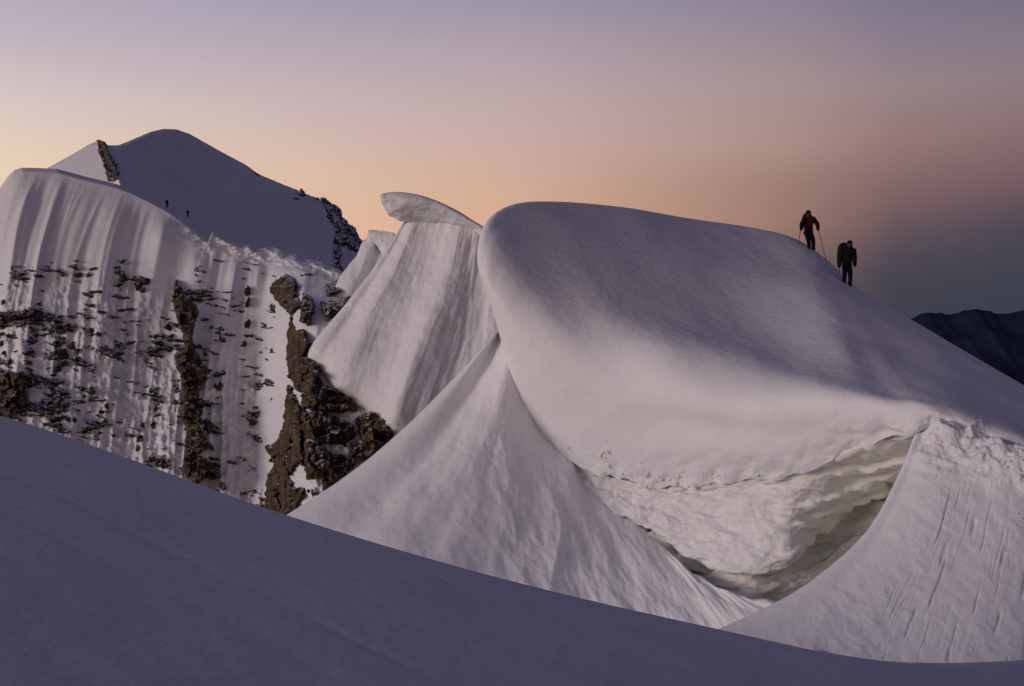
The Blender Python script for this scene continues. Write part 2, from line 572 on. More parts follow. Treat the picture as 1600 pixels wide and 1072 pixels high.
def line_d(pts, u):
    return sinterp(u, pts)


# broken face below the lower edge of the cornice
def build_broken_face():
    lip = [(862, 704), (880, 722), (905, 752), (930, 793), (985, 812), (1020, 826), (1053, 845), (1079, 865), (1101, 877), (1141, 891), (1173, 895), (1205, 888), (1230, 884), (1256, 858), (1266, 834), (1320, 800), (1378, 768), (1418, 715), (1436, 690)]
    top = [(862, 700), (893, 722), (935, 740), (985, 752), (1040, 764), (1100, 758), (1160, 753), (1220, 746), (1280, 728), (1335, 700), (1385, 684), (1425, 679), (1445, 672)]
    n = 34
    ll = np.array(lip, float); tt = np.array(top, float)

    def res(a, m):
        s = np.concatenate([[0], np.cumsum(np.linalg.norm(np.diff(a, axis=0), axis=1))])
        q = np.linspace(0, s[-1], m)
        return np.stack([np.interp(q, s, a[:, 0]), np.interp(q, s, a[:, 1])], -1)
    A = res(tt, n); B = res(ll, n)
    dtop = sinterp(A[:, 0], [(862, 37.9), (1040, 35.0), (1160, 33.0), (1280, 31.0), (1385, 29.2), (1445, 28.4)])
    dlip = sinterp(B[:, 0], [(862, 37.9), (930, 36.6), (1020, 35.2), (1160, 32.6), (1230, 32.0), (1266, 32.6), (1320, 33.0), (1378, 32.4), (1436, 29.6)])
    rows = []
    for t, off in ((-0.16, 0.6), (0.0, 0.16), (0.08, 0.22), (0.25, 0.22), (0.45, 0.12), (0.65, 0.0), (0.85, -0.05), (1.0, 0.0), (1.03, 0.3), (1.0, 1.2), (0.85, 3.0)):
        uv = A + (B - A) * t
        d = dtop + (dlip - dtop) * np.clip(t, 0, 1) + off
        rows.append(np.concatenate([uv, d[:, None]], 1))
    ctrl = np.array(rows)
    G = upsample(ctrl, 18, 12)
    P = px(G[..., 0], G[..., 1], G[..., 2])
    Nn = grid_normals(P)
    u, v = G[..., 0], G[..., 1]
    left = 1 - ss(u, 1180, 1300)
    disp = (0.05 + 0.09 * left) * n2(P[..., 0] * 1.5, P[..., 2] * 2.4, 1.0, 5)
    disp += 0.05 * (1 - 2 * np.abs(n2(P[..., 0] * .5, P[..., 2] * 2.4 + 0.3 * P[..., 0], 4.0, 3))) 
    strata = n2(P[..., 0] * .25, (P[..., 2] + 0.28 * (P[..., 0] - 6)) * 2.3, 9.0, 4)
    disp += (1 - left) * 0.14 * strata
    q = (P[..., 2] - 0.33 * (P[..., 0] - 6)) * 1.5 + 0.5 * n2(P[..., 0] * .5, P[..., 2] * .5, 3.0, 3)
    fr = q - np.floor(q)
    disp += (0.05 + 0.12 * (1 - left)) * (ss(fr, 0, .8) - ss(fr, .86, 1.0) - .4)
    P = P + Nn * disp[..., None]
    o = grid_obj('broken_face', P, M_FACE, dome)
    tag(o, 'crumbling broken snow face under the cornice edge')


build_broken_face()


def build_cave_wall():
    top = [(975, 790, 36.4), (1030, 815, 35.6), (1080, 850, 34.8), (1160, 860, 33.6), (1230, 850, 33.6), (1270, 820, 34.0), (1330, 780, 34.1), (1400, 720, 33.2), (1450, 680, 31.4), (1500, 680, 31)]
    bot = [(1000, 880, 35.6), (1050, 925, 34.6), (1100, 950, 33.6), (1170, 985, 32.0), (1240, 990, 31.8), (1300, 960, 32.2), (1360, 900, 32.6), (1420, 850, 32.2), (1470, 800, 31.4), (1520, 780, 31)]
    A = np.array(top, float); B = np.array(bot, float)
    rows = []
    for t, o_ in ((0, 0.6), (.2, .3), (.4, 0), (.6, .1), (.8, -.3), (1, -.8)):
        q = A + (B - A) * t
        q[:, 2] += o_
        rows.append(q)
    G = upsample(np.array(rows), 30, 26)
    P = px(G[..., 0], G[..., 1], G[..., 2])
    Nn = grid_normals(P)
    strata = n2(P[..., 0] * .3, (P[..., 2] - 0.35 * (P[..., 0] - 6)) * 1.8, 2.0, 4)
    disp = 0.35 * strata + 0.08 * n2(P[..., 0] * 2, P[..., 2] * 2, 2.7, 4)
    q = (P[..., 2] - 0.40 * (P[..., 0] - 6)) * 1.3 + 0.4 * n2(P[..., 0] * .5, P[..., 2] * .5, 6.0, 3)
    fr = q - np.floor(q)
    disp += 0.22 * (ss(fr, 0, .75) - ss(fr, .84, 1.0) - .4)
    # a jutting upper layer
    disp += 0.35 * (1 - ss(G[..., 1] - (835 - (G[..., 0] - 1265) * .62), -6, 22)) * ss(G[..., 0], 1230, 1280)
    P = P + Nn * disp[..., None]
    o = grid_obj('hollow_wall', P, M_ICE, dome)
    tag(o, 'layered grey-green old snow inside the hollow under the cornice')


build_cave_wall()

# ------------------------------------------------------------------ lower apron (fan of snow left of the hollow)
APRON = [  # columns: list of (u, v, d) from top to bottom
    [(800, 560, 54), (770, 640, 53), (720, 720, 52), (650, 800, 51), (560, 880, 50)],
    [(776, 524, 40.4), (712, 590, 39.9), (632, 669, 39.3), (540, 745, 38.6), (395, 838, 37.4)],
    [(783, 524, 39.8), (735, 615, 38.5), (680, 700, 37.2), (610, 780, 35.9), (520, 880, 34.3)],
    [(797, 552, 38), (765, 640, 37.3), (730, 730, 36.0), (690, 820, 34.6), (640, 910, 33.0)],
    [(818, 626, 37.85), (798, 692, 36.7), (784, 770, 35.5), (770, 850, 34.2), (755, 940, 32.9)],
    [(850, 686, 37.75), (842, 738, 36.6), (836, 800, 35.3), (845, 880, 33.9), (855, 960, 32.6)],
    [(888, 724, 37.2), (888, 776, 36.1), (895, 830, 35), (915, 905, 33.6), (940, 980, 32.2)],
    [(920, 768, 36.7), (932, 815, 35.6), (948, 862, 34.5), (985, 925, 33.0), (1015, 990, 31.6)],
    [(966, 804, 35.95), (985, 845, 34.9), (1010, 885, 33.8), (1045, 940, 32.3), (1080, 1000, 30.9)],
    [(1020, 836, 35.5), (1038, 864, 34.4), (1062, 902, 33.2), (1095, 952, 31.6), (1130, 1008, 30.0)],
    [(1056, 873, 34.2), (1074, 894, 33.2), (1100, 925, 32.1), (1130, 965, 30.5), (1165, 1014, 28.9)],
    [(1100, 906, 32.9), (1120, 923, 32), (1140, 944, 31), (1164, 975, 29.5), (1195, 1018, 27.8)],
    [(1150, 930, 31.3), (1166, 942, 30.5), (1182, 957, 29.6), (1202, 982, 28.2), (1225, 1022, 26.6)],
    [(1215, 944, 29.4), (1225, 954, 28.8), (1236, 966, 28.0), (1250, 990, 27.0), (1270, 1028, 25.5)],
    [(1290, 950, 28.2), (1295, 960, 27.8), (1302, 975, 27.2), (1315, 1000, 26.4), (1330, 1040, 25.2)],
]


def build_apron():
    ctrl = np.array(APRON, float).transpose(1, 0, 2)
    # roll back behind the upper rim
    back1 = ctrl[0].copy(); back1[:, 1] += 6; back1[:, 2] += 0.8
    back2 = ctrl[0].copy(); back2[:, 1] += 60; back2[:, 2] += 2.2
    back1[:2, 1] += 6; back1[:2, 2] += 2
    for c in range(2, 9):
        ext = ctrl[0, c] - ctrl[1, c]
        nrm = math.hypot(ext[0], ext[1])
        w = 1 - max(0, (c - 6) / 4.0)
        dirx, diry = (11.0, -7.0)
        back1[c] = ctrl[0, c] + np.array([dirx * w, diry * w, 0.45])
        back2[c] = ctrl[0, c] + np.array([dirx * 2.5 * w, diry * 2.5 * w, 1.8])
    foot = ctrl[-1] + (ctrl[-1] - ctrl[-2]) * 1.6; foot[:, 2] += 1.0
    ctrl = np.concatenate([back2[None], back1[None], ctrl, foot[None]], 0)
    G = upsample(ctrl, 55, 28)
    P = px(G[..., 0], G[..., 1], G[..., 2])
    Nn = grid_normals(P)
    u, v = G[..., 0], G[..., 1]
    rr = np.linspace(-2, 5, P.shape[0])[:, None] + 0 * u
    cc = np.linspace(0, len(APRON) - 1, P.shape[1])[None, :] + 0 * u
    body = ss(cc, 0.9, 2.2)
    # runnels down the slope
    disp = 0.07 * n2(cc * 1.3, rr * 0.5, 1.0, 3) * body
    m1 = np.exp(-((u - (820 + (v - 700) * 0.18)) / 70.0) ** 2) * ss(v, 640, 720)
    m2 = np.exp(-((u - (960 + (v - 850) * 0.55)) / 130.0) ** 2) * ss(v, 780, 850)
    rough = np.clip(m1 + m2, 0, 1)
    disp += rough * 0.075 * n2(P[..., 0] * 1.7 + P[..., 2] * .5, P[..., 2] * 1.0, 5.0, 5)
    disp += 0.028 * n2(P[..., 0] * 1.3, P[..., 2] * 1.1, 9.0, 4) * body
    # sharp little crest down the middle of the fan
    cl = u - (845 + (v - 740) * 0.16 + 16 * np.sin(v / 40.0))
    disp += 0.14 * np.exp(-np.abs(cl) / 14.0) * ss(v, 690, 760) * (1 - ss(v, 880, 960))
    P = P + Nn * disp[..., None]
    o = grid_obj('lower_snow_slope', P, M_SNOW)
    tag(o, 'pale fan of wind-packed snow spreading below the left side of the cornice', 'snow slope', kind='structure')


build_apron()

# ------------------------------------------------------------------ right hand slope with streaks
RIGHT = [
    [(1460, 720, 33.0), (1440, 780, 32.0), (1410, 850, 31.0), (1370, 920, 30.0), (1330, 980, 29.0), (1300, 1040, 28.0)],
    [(1428, 684, 28.9), (1400, 752, 28.2), (1352, 834, 27.4), (1262, 912, 26.8), (1170, 962, 26.6), (1060, 1010, 25.8)],
    [(1446, 674, 28.35), (1418, 752, 27.5), (1374, 838, 26.6), (1308, 925, 25.7), (1240, 985, 25.1), (1150, 1040, 24.6)],
    [(1474, 668, 28.0), (1450, 755, 26.9), (1415, 845, 25.9), (1365, 935, 25.0), (1320, 1000, 24.4), (1260, 1060, 23.9)],
    [(1504, 671, 27.8), (1485, 760, 26.5), (1458, 850, 25.4), (1420, 940, 24.5), (1390, 1008, 23.9), (1350, 1080, 23.3)],
    [(1548, 692, 27.4), (1532, 775, 26.1), (1510, 860, 25.0), (1482, 945, 24.0), (1462, 1012, 23.4), (1435, 1085, 22.8)],
    [(1605, 708, 26.9), (1592, 788, 25.6), (1575, 868, 24.5), (1555, 950, 23.5), (1540, 1016, 22.9), (1525, 1090, 22.3)],
    [(1690, 742, 26.3), (1680, 815, 25.1), (1665, 890, 24.0), (1650, 965, 23.0), (1640, 1030, 22.4), (1630, 1100, 21.8)],
    [(1780, 790, 25.8), (1775, 855, 24.6), (1765, 920, 23.6), (1755, 985, 22.7), (1745, 1045, 22.1), (1735, 1115, 21.5)],
]


def build_right():
    ctrl = np.array(RIGHT, float).transpose(1, 0, 2)
    ctrl[:, 1:, 2] = ctrl[:1, 1:, 2] + (ctrl[:, 1:, 2] - ctrl[:1, 1:, 2]) * 0.62      # steepness
    back1 = ctrl[0].copy(); back1[:, 1] -= 8; back1[:, 2] += 1.2
    back2 = ctrl[0].copy(); back2[:, 1] -= 12; back2[:, 2] += 3.0
    foot = ctrl[-1] + (ctrl[-1] - ctrl[-2]) * 2.5
    ctrl = np.concatenate([back2[None], back1[None], ctrl, foot[None]], 0)
    G = upsample(ctrl, 62, 55)
    P = px(G[..., 0], G[..., 1], G[..., 2])
    Nn = grid_normals(P)
    u, v = G[..., 0], G[..., 1]
    rr = np.linspace(-2, 6, P.shape[0])[:, None] + 0 * u
    cc = np.linspace(0, len(RIGHT) - 1, P.shape[1])[None, :] + 0 * u
    body = ss(cc, 2.2, 4.2) * ss(rr, 0.3, 0.8)
    crest = ss(cc, 1.3, 2.6) * (1 - ss(rr, 0.35, 1.0))
    warp = cc + 0.10 * n2(cc * 2, rr * 1.0, 3.3, 2)
    st = n2(warp * 7.0, rr * 0.7, 1.0, 4)
    gro = -ss(st, 0.30, 0.95) * 0.05 + 0.012 * st
    gate = ss(n2(cc * 1.1, rr * 0.9, 6.0, 2), -0.35, 0.45)
    disp = body * gate * gro * (1 - ss(rr, 5, 5.5))
    disp += crest * (0.34 * n2(P[..., 0] * .9, P[..., 2] * 1.2, P[..., 1] * .6, 5) + 0.22 * (0.5 - np.abs(n2(P[..., 0] * 1.1, P[..., 2] * 1.3, P[..., 1] * .7 + 7, 3))))
    disp += 0.02 * n2(P[..., 0] * 3.0, P[..., 2] * 3.0, 2.0, 3) * ss(cc, 1.5, 2.5)
    # long single drag lines
    for c0, r0, r1, w, dep in ((4.35, .9, 1.5, .015, .08), (4.8, 1.2, 2.4, .015, .07), (5.35, 1.0, 2.2, .02, .09), (5.8, 1.4, 2.6, .015, .07), (6.4, 1.6, 2.9, .02, .09), (3.7, 2.4, 3.6, .012, .05), (4.7, 3.2, 4.3, .015, .07), (5.3, 3.3, 4.4, .02, .08), (5.95, 2.0, 3.0, .012, .06), (6.6, 3.2, 4.3, .02, .09), (4.05, 1.0, 2.1, .022, .16), (4.55, 2.1, 3.2, .022, .15), (5.0, 1.35, 1.8, .05, .18), (6.1, 3.0, 3.7, .03, .14), (4.25, 3.0, 3.9, .025, .10), (5.6, 2.6, 3.3, .02, .10)):
        l = np.exp(-((cc - c0 - 0.03 * n2(rr * 2, c0, 1.0, 2)) / w) ** 2) * ss(rr, r0, r0 + .2) * (1 - ss(rr, r1 - .3, r1))
        disp -= 0.42 * dep * l
    P = P + Nn * disp[..., None]
    o = grid_obj('streaked_snow_slope', P, M_SNOW)
    tag(o, 'pale steep snow slope at the lower right scored with long streaks', 'snow slope', kind='structure')
    return o


right_slope = build_right()

# ------------------------------------------------------------------ mid-distance fin with its cornice cap
FIN = [   # columns from left to right, crest to foot (scaled up by FIN_K about the viewpoint's height line)
    [(640, 380, 104), (612, 430, 104), (582, 490, 104), (545, 550, 104), (545, 590, 104)],
    [(630, 350, 92), (592, 408, 91.5), (545, 470, 91), (484, 545, 90.6), (500, 575, 96)],
    [(636, 348, 90.7), (602, 412, 89.7), (558, 482, 88.8), (504, 572, 88.0), (515, 600, 94)],
    [(646, 346, 89.8), (618, 415, 88.4), (576, 492, 87.1), (532, 602, 86.2), (545, 635, 92)],
    [(664, 346, 89.7), (640, 422, 88.35), (604, 500, 86.9), (566, 628, 85.7), (575, 660, 92)],
    [(690, 348, 89.2), (668, 428, 87.8), (634, 512, 86.1), (594, 648, 84.4), (600, 680, 90)],
    [(716, 352, 88.2), (698, 430, 86.3), (662, 520, 84.2), (612, 655, 82.4), (615, 700, 88)],
    [(736, 358, 88.0), (722, 438, 86.3), (696, 525, 84.5), (648, 665, 82.8), (640, 730, 88)],
    [(756, 366, 87.7), (746, 450, 86.3), (730, 535, 84.8), (706, 640, 83.2), (690, 740, 86)],
    [(790, 382, 86.6), (786, 460, 85.2), (776, 545, 83.6), (764, 640, 82), (750, 740, 84)],
    [(850, 404, 85.6), (846, 480, 84), (840, 560, 82.5), (830, 640, 81), (820, 740, 83)],
    [(930, 430, 84.6), (926, 500, 83), (920, 570, 81.5), (910, 650, 80), (900, 740, 82)],
    [(1030, 450, 83.6), (1026, 520, 82), (1020, 590, 80.5), (1010, 660, 79), (1000, 740, 81)],
]
FIN_K = 2.22


def build_fin():
    ctrl = np.array(FIN, float).transpose(1, 0, 2)
    back1 = ctrl[0].copy(); back1[:, 1] += 5; back1[:, 2] += 2
    back2 = ctrl[0].copy(); back2[:, 1] += 40; back2[:, 2] += 9
    ctrl = np.concatenate([back2[None], back1[None], ctrl], 0)
    G = upsample(ctrl, 44, 30)
    P = px(G[..., 0], G[..., 1], G[..., 2])
    Nn = grid_normals(P)
    rr = np.linspace(-2, 4, P.shape[0])[:, None] + 0 * G[..., 0]
    cc = np.linspace(0, len(FIN) - 1, P.shape[1])[None, :] + 0 * rr
    k = ss(cc, 1.0, 1.6)
    disp = k * 0.06 * n2(cc * 1.6, rr * .35, 2.0, 3)
    disp += k * 0.20 * n2(cc * 2.0, rr * .9, 7.0, 3) * ss(cc, 6.6, 7.4)
    disp += k * 0.08 * n2(P[..., 0] * .8, P[..., 2] * .8, 4.0, 4)
    P = (P + Nn * disp[..., None]) * FIN_K
    o = grid_obj('snow_fin', P, M_FAR)
    tag(o, 'steep fluted snow fin behind the great cornice, capped by a curled cornice', 'snow ridge', kind='structure')
    # curled cap
    top = [(594, 304, 89.5), (606, 301, 89), (630, 300.5, 88.6), (660, 306, 88.2), (690, 317, 88), (718, 331, 87.8), (740, 345, 87.6), (760, 357, 87.4), (790, 376, 87)]
    bot = [(597, 318, 89.2), (604, 334, 88.6), (622, 346, 88.4), (646, 349, 88.8), (680, 350, 88.6), (712, 355, 88), (738, 365, 87.6), (758, 374, 87.2), (790, 390, 86.8)]
    A = np.array(top, float); B = np.array(bot, float)
    rows = []
    for t, od in ((.9, 9.0), (.35, 5.0), (.06, 1.2), (0, 0), (.12, -.5), (.35, -.6), (.6, -.2), (.82, .15), (1.0, .9), (1.05, 2.0), (.9, 5.0)):
        q = A + (B - A) * t
        q[:, 2] += od
        rows.append(q)
    ctrl = np.array(rows)
    # close the left tip
    tip = ctrl[:, :1].copy(); tip[..., 0] += 3; tip[..., 2] += 3.5
    ctrl = np.concatenate([tip, ctrl], 1)
    G = upsample(ctrl, 9, 16)
    P = px(G[..., 0], G[..., 1], G[..., 2])
    Nn = grid_normals(P)
    rr = np.linspace(0, ctrl.shape[0] - 1, P.shape[0])[:, None] + 0 * G[..., 0]
    k = ss(rr, 3.6, 4.6)
    disp = k * (0.20 * n2(P[..., 0] * .4, P[..., 2] * .9, 1.5, 4) - .06)
    P = P + Nn * disp[..., None]
    c = grid_obj('cornice_cap', P * FIN_K, M_FAR, o)
    tag(c, 'curled snow cap jutting left from the crest of the fin')
    # little cornice behind
    top = [(575, 360, 118), (586, 360.5, 117.6), (602, 364, 117.4), (618, 369, 117), (640, 378, 117)]
    bot = [(578, 374, 118), (588, 384, 117.6), (598, 398, 117.2), (612, 420, 116.8), (640, 450, 116)]
    foot = [(562, 396, 117), (556, 420, 116), (540, 450, 114), (550, 470, 113), (600, 520, 112)]
    A = np.array(top, float); B = np.array(bot, float); Cc = np.array(foot, float)
    rows = []
    for t, od in ((.7, 8.0), (.05, 1.0), (0, 0), (.5, -.2), (1, .4)):
        q = A + (B - A) * t; q[:, 2] += od; rows.append(q)
    G = upsample(np.array(rows), 10, 12)
    P = px(G[..., 0], G[..., 1], G[..., 2])
    P = P + grid_normals(P) * (0.18 * n2(P[..., 0] * .8, P[..., 2] * .8, 3.3, 3))[..., None]
    c2 = grid_obj('small_cornice', P * FIN_K * .86, M_FAR, o)
    tag(c2, 'small snow cornice peeping out behind the fin')
    # rear flank that carries it
    lf = [(575, 368, 119), (556, 398, 118.4), (536, 430, 117.6), (505, 480, 116.4), (478, 520, 115.6)]
    rt = [(625, 372, 119), (622, 410, 117.5), (610, 460, 116), (590, 520, 114), (570, 580, 113)]
    A = np.array(lf, float); B = np.array(rt, float)
    cols = []
    for t, od in ((.5, 9), (.06, 1.5), (0, 0), (.25, -.8), (.45, .1), (.7, -.9), (1, -1)):
        q = A + (B - A) * t; q[:, 2] += od; cols.append(q)
    G = upsample(np.array(cols).transpose(1, 0, 2), 16, 12)
    P = px(G[..., 0], G[..., 1], G[..., 2])
    P = P + grid_normals(P) * (0.25 * n2(P[..., 0] * .5, P[..., 2] * .3, 3.3, 3))[..., None]
    c3 = grid_obj('rear_flank', P * FIN_K * .86, M_FAR, o)
    return o


fin = build_fin()

# ------------------------------------------------------------------ far fluted wall
WCREST = [(-200, 420), (-100, 355), (-40, 318), (0, 293), (12, 276), (22, 266), (34, 262), (60, 262.5), (90, 264), (130, 275), (180, 287), (205, 296), (230, 308), (255, 321), (280, 338), (300, 354), (316, 368), (326, 372), (332, 362), (350, 370), (380, 381), (400, 386), (430, 388), (455, 394), (475, 404), (500, 410), (530, 421), (560, 436), (620, 470), (700, 520)]


def wall_base(u, v):
    d = 262 + 0 * u
    d = d - 0.085 * (v - 262)                                  # leans back
    d = d - 38 * ss(u, 395, 495) * ss(v, 380, 520)              # buttress coming forward on the right
    d = d + 0.015 * (np.minimum(u, 420) - 250)
    d = d + 10 * (1 - ss(u, -60, 40)) 
    return d


def flutes(u, v, h):
    """h = 0 at the crest, 1 far down; positive = towards the camera"""
    s = u + 85 * (1 - np.exp(-np.maximum(v - 255, -60) / 190.0)) + 0.03 * v
    s = s + 10 * n2(u / 160, v / 240, 1.1, 2)
    a = pnoise(np.stack([s / 52.0, v / 600.0, 0 * s + 2.0], -1))
    b = pnoise(np.stack([s / 17.0, v / 330.0, 0 * s + 5.0], -1))
    c = pnoise(np.stack([s / 6.0, v / 160.0, 0 * s + 8.0], -1))
    rid = (1 - 1.8 * np.sqrt(a * a + 0.004)) * np.clip(0.75 + 0.9 * n2(s / 120.0, v / 260.0, 9.0, 2), .15, 1.4)
    rid2 = 1 - 2 * np.abs(b)
    top = ss(h, 0.0, 0.12)
    return top * (3.0 * rid + 0.9 * rid2 * (0.5 + 0.6 * ss(h, .15, .5)) + 0.3 * c * ss(h, .25, .6))


def wall_depth(u, v):
    u = np.asarray(u, float); v = np.asarray(v, float)
    cr = interp(u, WCREST)
    h = (v - cr) / 500.0
    d = wall_base(u, v) - flutes(u, v, h)
    low = ss(h, .22, .5)
    d = d - low * 0.5 * n2(u / 7.0, v / 9.0, 2.5, 4)            # rubble and ledges under the snow
    d = d - low * 0.7 * n2(u / 24.0, v / 14.0, 12.5, 3)
    # lumpy broken crest
    k = np.exp(-(h / 0.045) ** 2) * ss(u, 240, 320)
    d = d - k * 2.0 * n2(u / 18.0, v / 10.0, 6.5, 3)
    return d


def build_wall():
    us = np.linspace(-150, 690, 560)
    t = np.concatenate([np.linspace(0, .12, 60)[:-1], np.linspace(.12, 1, 330)])
    U = us[None, :] + 0 * t[:, None]
    cr = interp(us, WCREST) + ss(us, 250, 320) * 2.4 * n2(us / 22.0, 0 * us, 3.0, 3)
    V = cr[None, :] + t[:, None] * (900 - cr[None, :]) + ss(t, .985, 1.0)[:, None] * 500
    D = wall_depth(U, V)
    # rounded top
    D = D + 4.0 * (1 - ss((V - cr[None, :]), 0, 7)) 
    b1 = np.stack([us, cr + 6, D[0] + 10], -1)[None]
    b2 = np.stack([us, cr + 90, D[0] + 60], -1)[None]
    G = np.concatenate([b2, b1, np.stack([U, V, D], -1)], 0)
    P = px(G[..., 0], G[..., 1], G[..., 2])
    o = grid_obj('mountain_wall', P, M_FAR)
    tag(o, 'fluted snow wall with dark rock ledges on the left', 'mountain', kind='structure')
    return o


wall = build_wall()

# ------------------------------------------------------------------ summit pyramid
SCREST = [(-120, 330), (30, 285), (75, 262), (110, 243), (138, 226), (150, 221), (158, 222), (168, 227), (185, 227), (205, 219), (235, 206), (255, 201.5), (275, 202), (296, 209), (340, 234), (385, 258), (404, 272), (430, 283), (470, 299), (492, 309), (512, 318), (530, 334), (548, 353), (562, 373), (572, 388), (600, 420), (640, 450)]


def summit_depth(u, v):
    u = np.asarray(u, float); v = np.asarray(v, float)
    base = sinterp(u, [(-120, 300), (150, 287), (300, 345), (450, 393), (640, 470)])
    d = 285 + 1.55 * (base - v) + 0.22 * (u - 260)
    d = d + 3.0 * n2(u / 90, v / 90, 4.0, 3)
    d = np.maximum(d, 275.0)
    # separate left peak: its face turns left, edge at the dark gully
    edge = 156 + (v - 222) * 0.42
    left = 1 - ss(u, edge - 4, edge + 4)
    dl = 392 - 0.55 * (u - 150) + 0.9 * (262 - v)
    d = d * (1 - left) + dl * left
    d = d + 6 * np.exp(-((u - edge - 12) / 8.0) ** 2)
    return d


def build_summit():
    us = np.linspace(-110, 638, 360)
    cr = interp(us, SCREST) + 0.7 * n2(us / 8, 0 * us, 1.0, 3) * (0.3 + ss(us, 380, 480))
    t = np.linspace(0, 1, 180)
    foot = np.maximum(interp(us, WCREST) + 25, cr + 30)
    U = us[None, :] + 0 * t[:, None]
    V = cr[None, :] + t[:, None] * (foot - cr)[None, :]
    D = summit_depth(U, V)
    D = D + 5 * (1 - ss(V - cr[None, :], 0, 5))
    k = ss(U, 470, 545)
    D = D - k * 6.0 * n2(U / 9, V / 14, 5.0, 4)
    b1 = np.stack([us, cr + 4, D[0] + 12], -1)[None]
    b2 = np.stack([us, cr + 60, D[0] + 120], -1)[None]
    G = np.concatenate([b2, b1, np.stack([U, V, D], -1)], 0)
    o = grid_obj('summit', px(G[..., 0], G[..., 1], G[..., 2]), M_FAR)
    tag(o, 'far snow summit with a shaded blue face behind the fluted wall', 'mountain', kind='structure')
    return o


summit = build_summit()

# ------------------------------------------------------------------ rocks
from math import sin, cos


def inside(poly, x, y):
    n = len(poly)
    res = np.zeros(x.shape, bool)
    for i in range(n):
        x0, y0 = poly[i]; x1, y1 = poly[(i + 1) % n]
        c = ((y0 > y) != (y1 > y)) & (x < (x1 - x0) * (y - y0) / (y1 - y0 + 1e-9) + x0)
        res ^= c
    return res


def edge_dist(poly, x, y):
    best = np.full(x.shape, 1e9)
    n = len(poly)
    for i in range(n):
        a = np.array(poly[i], float); b = np.array(poly[(i + 1) % n], float)
        ab = b - a
        t = np.clip(((x - a[0]) * ab[0] + (y - a[1]) * ab[1]) / (ab @ ab + 1e-9), 0, 1)
        best = np.minimum(best, np.hypot(x - a[0] - t * ab[0], y - a[1] - t * ab[1]))
    return best


def cliff(poly, depth_fn, parent, mat, seed, amp=2.8, step=1.5, cell=16.0, name='rock'):
    """a craggy rock body standing out of the snow wall; poly in photo pixels"""
    r = np.random.RandomState(seed)
    p = np.array(poly, float)
    u0, v0 = p.min(0) - 6; u1, v1 = p.max(0) + 6
    us = np.arange(u0, u1, step); vs = np.arange(v0, v1, step)
    U, V = np.meshgrid(us, vs)
    U = U + 0.3 * step * r.uniform(-1, 1, U.shape); V = V + 0.3 * step * r.uniform(-1, 1, V.shape)
    wu = U + 3.0 * n2(U / 11, V / 11, seed, 4); wv = V + 3.0 * n2(U / 11, V / 11, seed + 3.3, 4)
    ins = inside(poly, wu, wv)
    ed = edge_dist(poly, wu, wv) * np.where(ins, 1, -1)
    # blocky facets
    ns = max(4, int((u1 - u0) * (v1 - v0) / cell ** 2 * 1.4))
    S = np.stack([r.uniform(u0, u1, ns), r.uniform(v0, v1, ns)], -1)
    H = r.uniform(-1, 1, ns); SL = r.normal(size=(ns, 2)) * 0.075
    best = np.full(U.shape, 1e9); hh = np.zeros(U.shape)
    for i in range(ns):
        dd = ((U - S[i, 0]) / 1.25) ** 2 + (V - S[i, 1]) ** 2 + 30 * n2(U / 9, V / 9, 2.0 + i % 5, 2) if ns < 60 else ((U - S[i, 0]) / 1.25) ** 2 + (V - S[i, 1]) ** 2
        h = H[i] + SL[i, 0] * (U - S[i, 0]) + SL[i, 1] * (V - S[i, 1])
        m = dd < best
        best = np.where(m, dd, best); hh = np.where(m, h, hh)
    hh = np.maximum(hh + 0.5 * n2(U / 6, V / 6, seed + 9.0, 4), -1.0)
    base = depth_fn(U, V)
    ed = ed + 1.5 + 1.5 * n2(U / 4, V / 4, seed + 5.0, 3)
    out = np.clip(ed / 3.0, -1.0, 1.0)
    D = base - amp * (0.9 * out + 0.55 * hh * np.clip(out, 0, 1)) - 1.0 * (out > 0)
    keep = ed > -3.0
    idx = -np.ones(U.shape, int)
    q = keep[:-1, :-1] & keep[:-1, 1:] & keep[1:, 1:] & keep[1:, :-1]
    used = np.zeros(U.shape, bool)
    used[:-1, :-1] |= q; used[:-1, 1:] |= q; used[1:, 1:] |= q; used[1:, :-1] |= q
    idx[used] = np.arange(used.sum())
    jj, ii = np.nonzero(q)
    if len(jj) == 0:
        return None
    faces = np.stack([idx[jj, ii], idx[jj + 1, ii], idx[jj + 1, ii + 1], idx[jj, ii + 1]], -1)
    P = px(U[used], V[used], D[used])
    return mesh_obj(name, P, faces, mat, parent, smooth=False)


def z2(pts):
    return [(x / 2.4242, 380 + y / 2.4242) for x, y in pts]


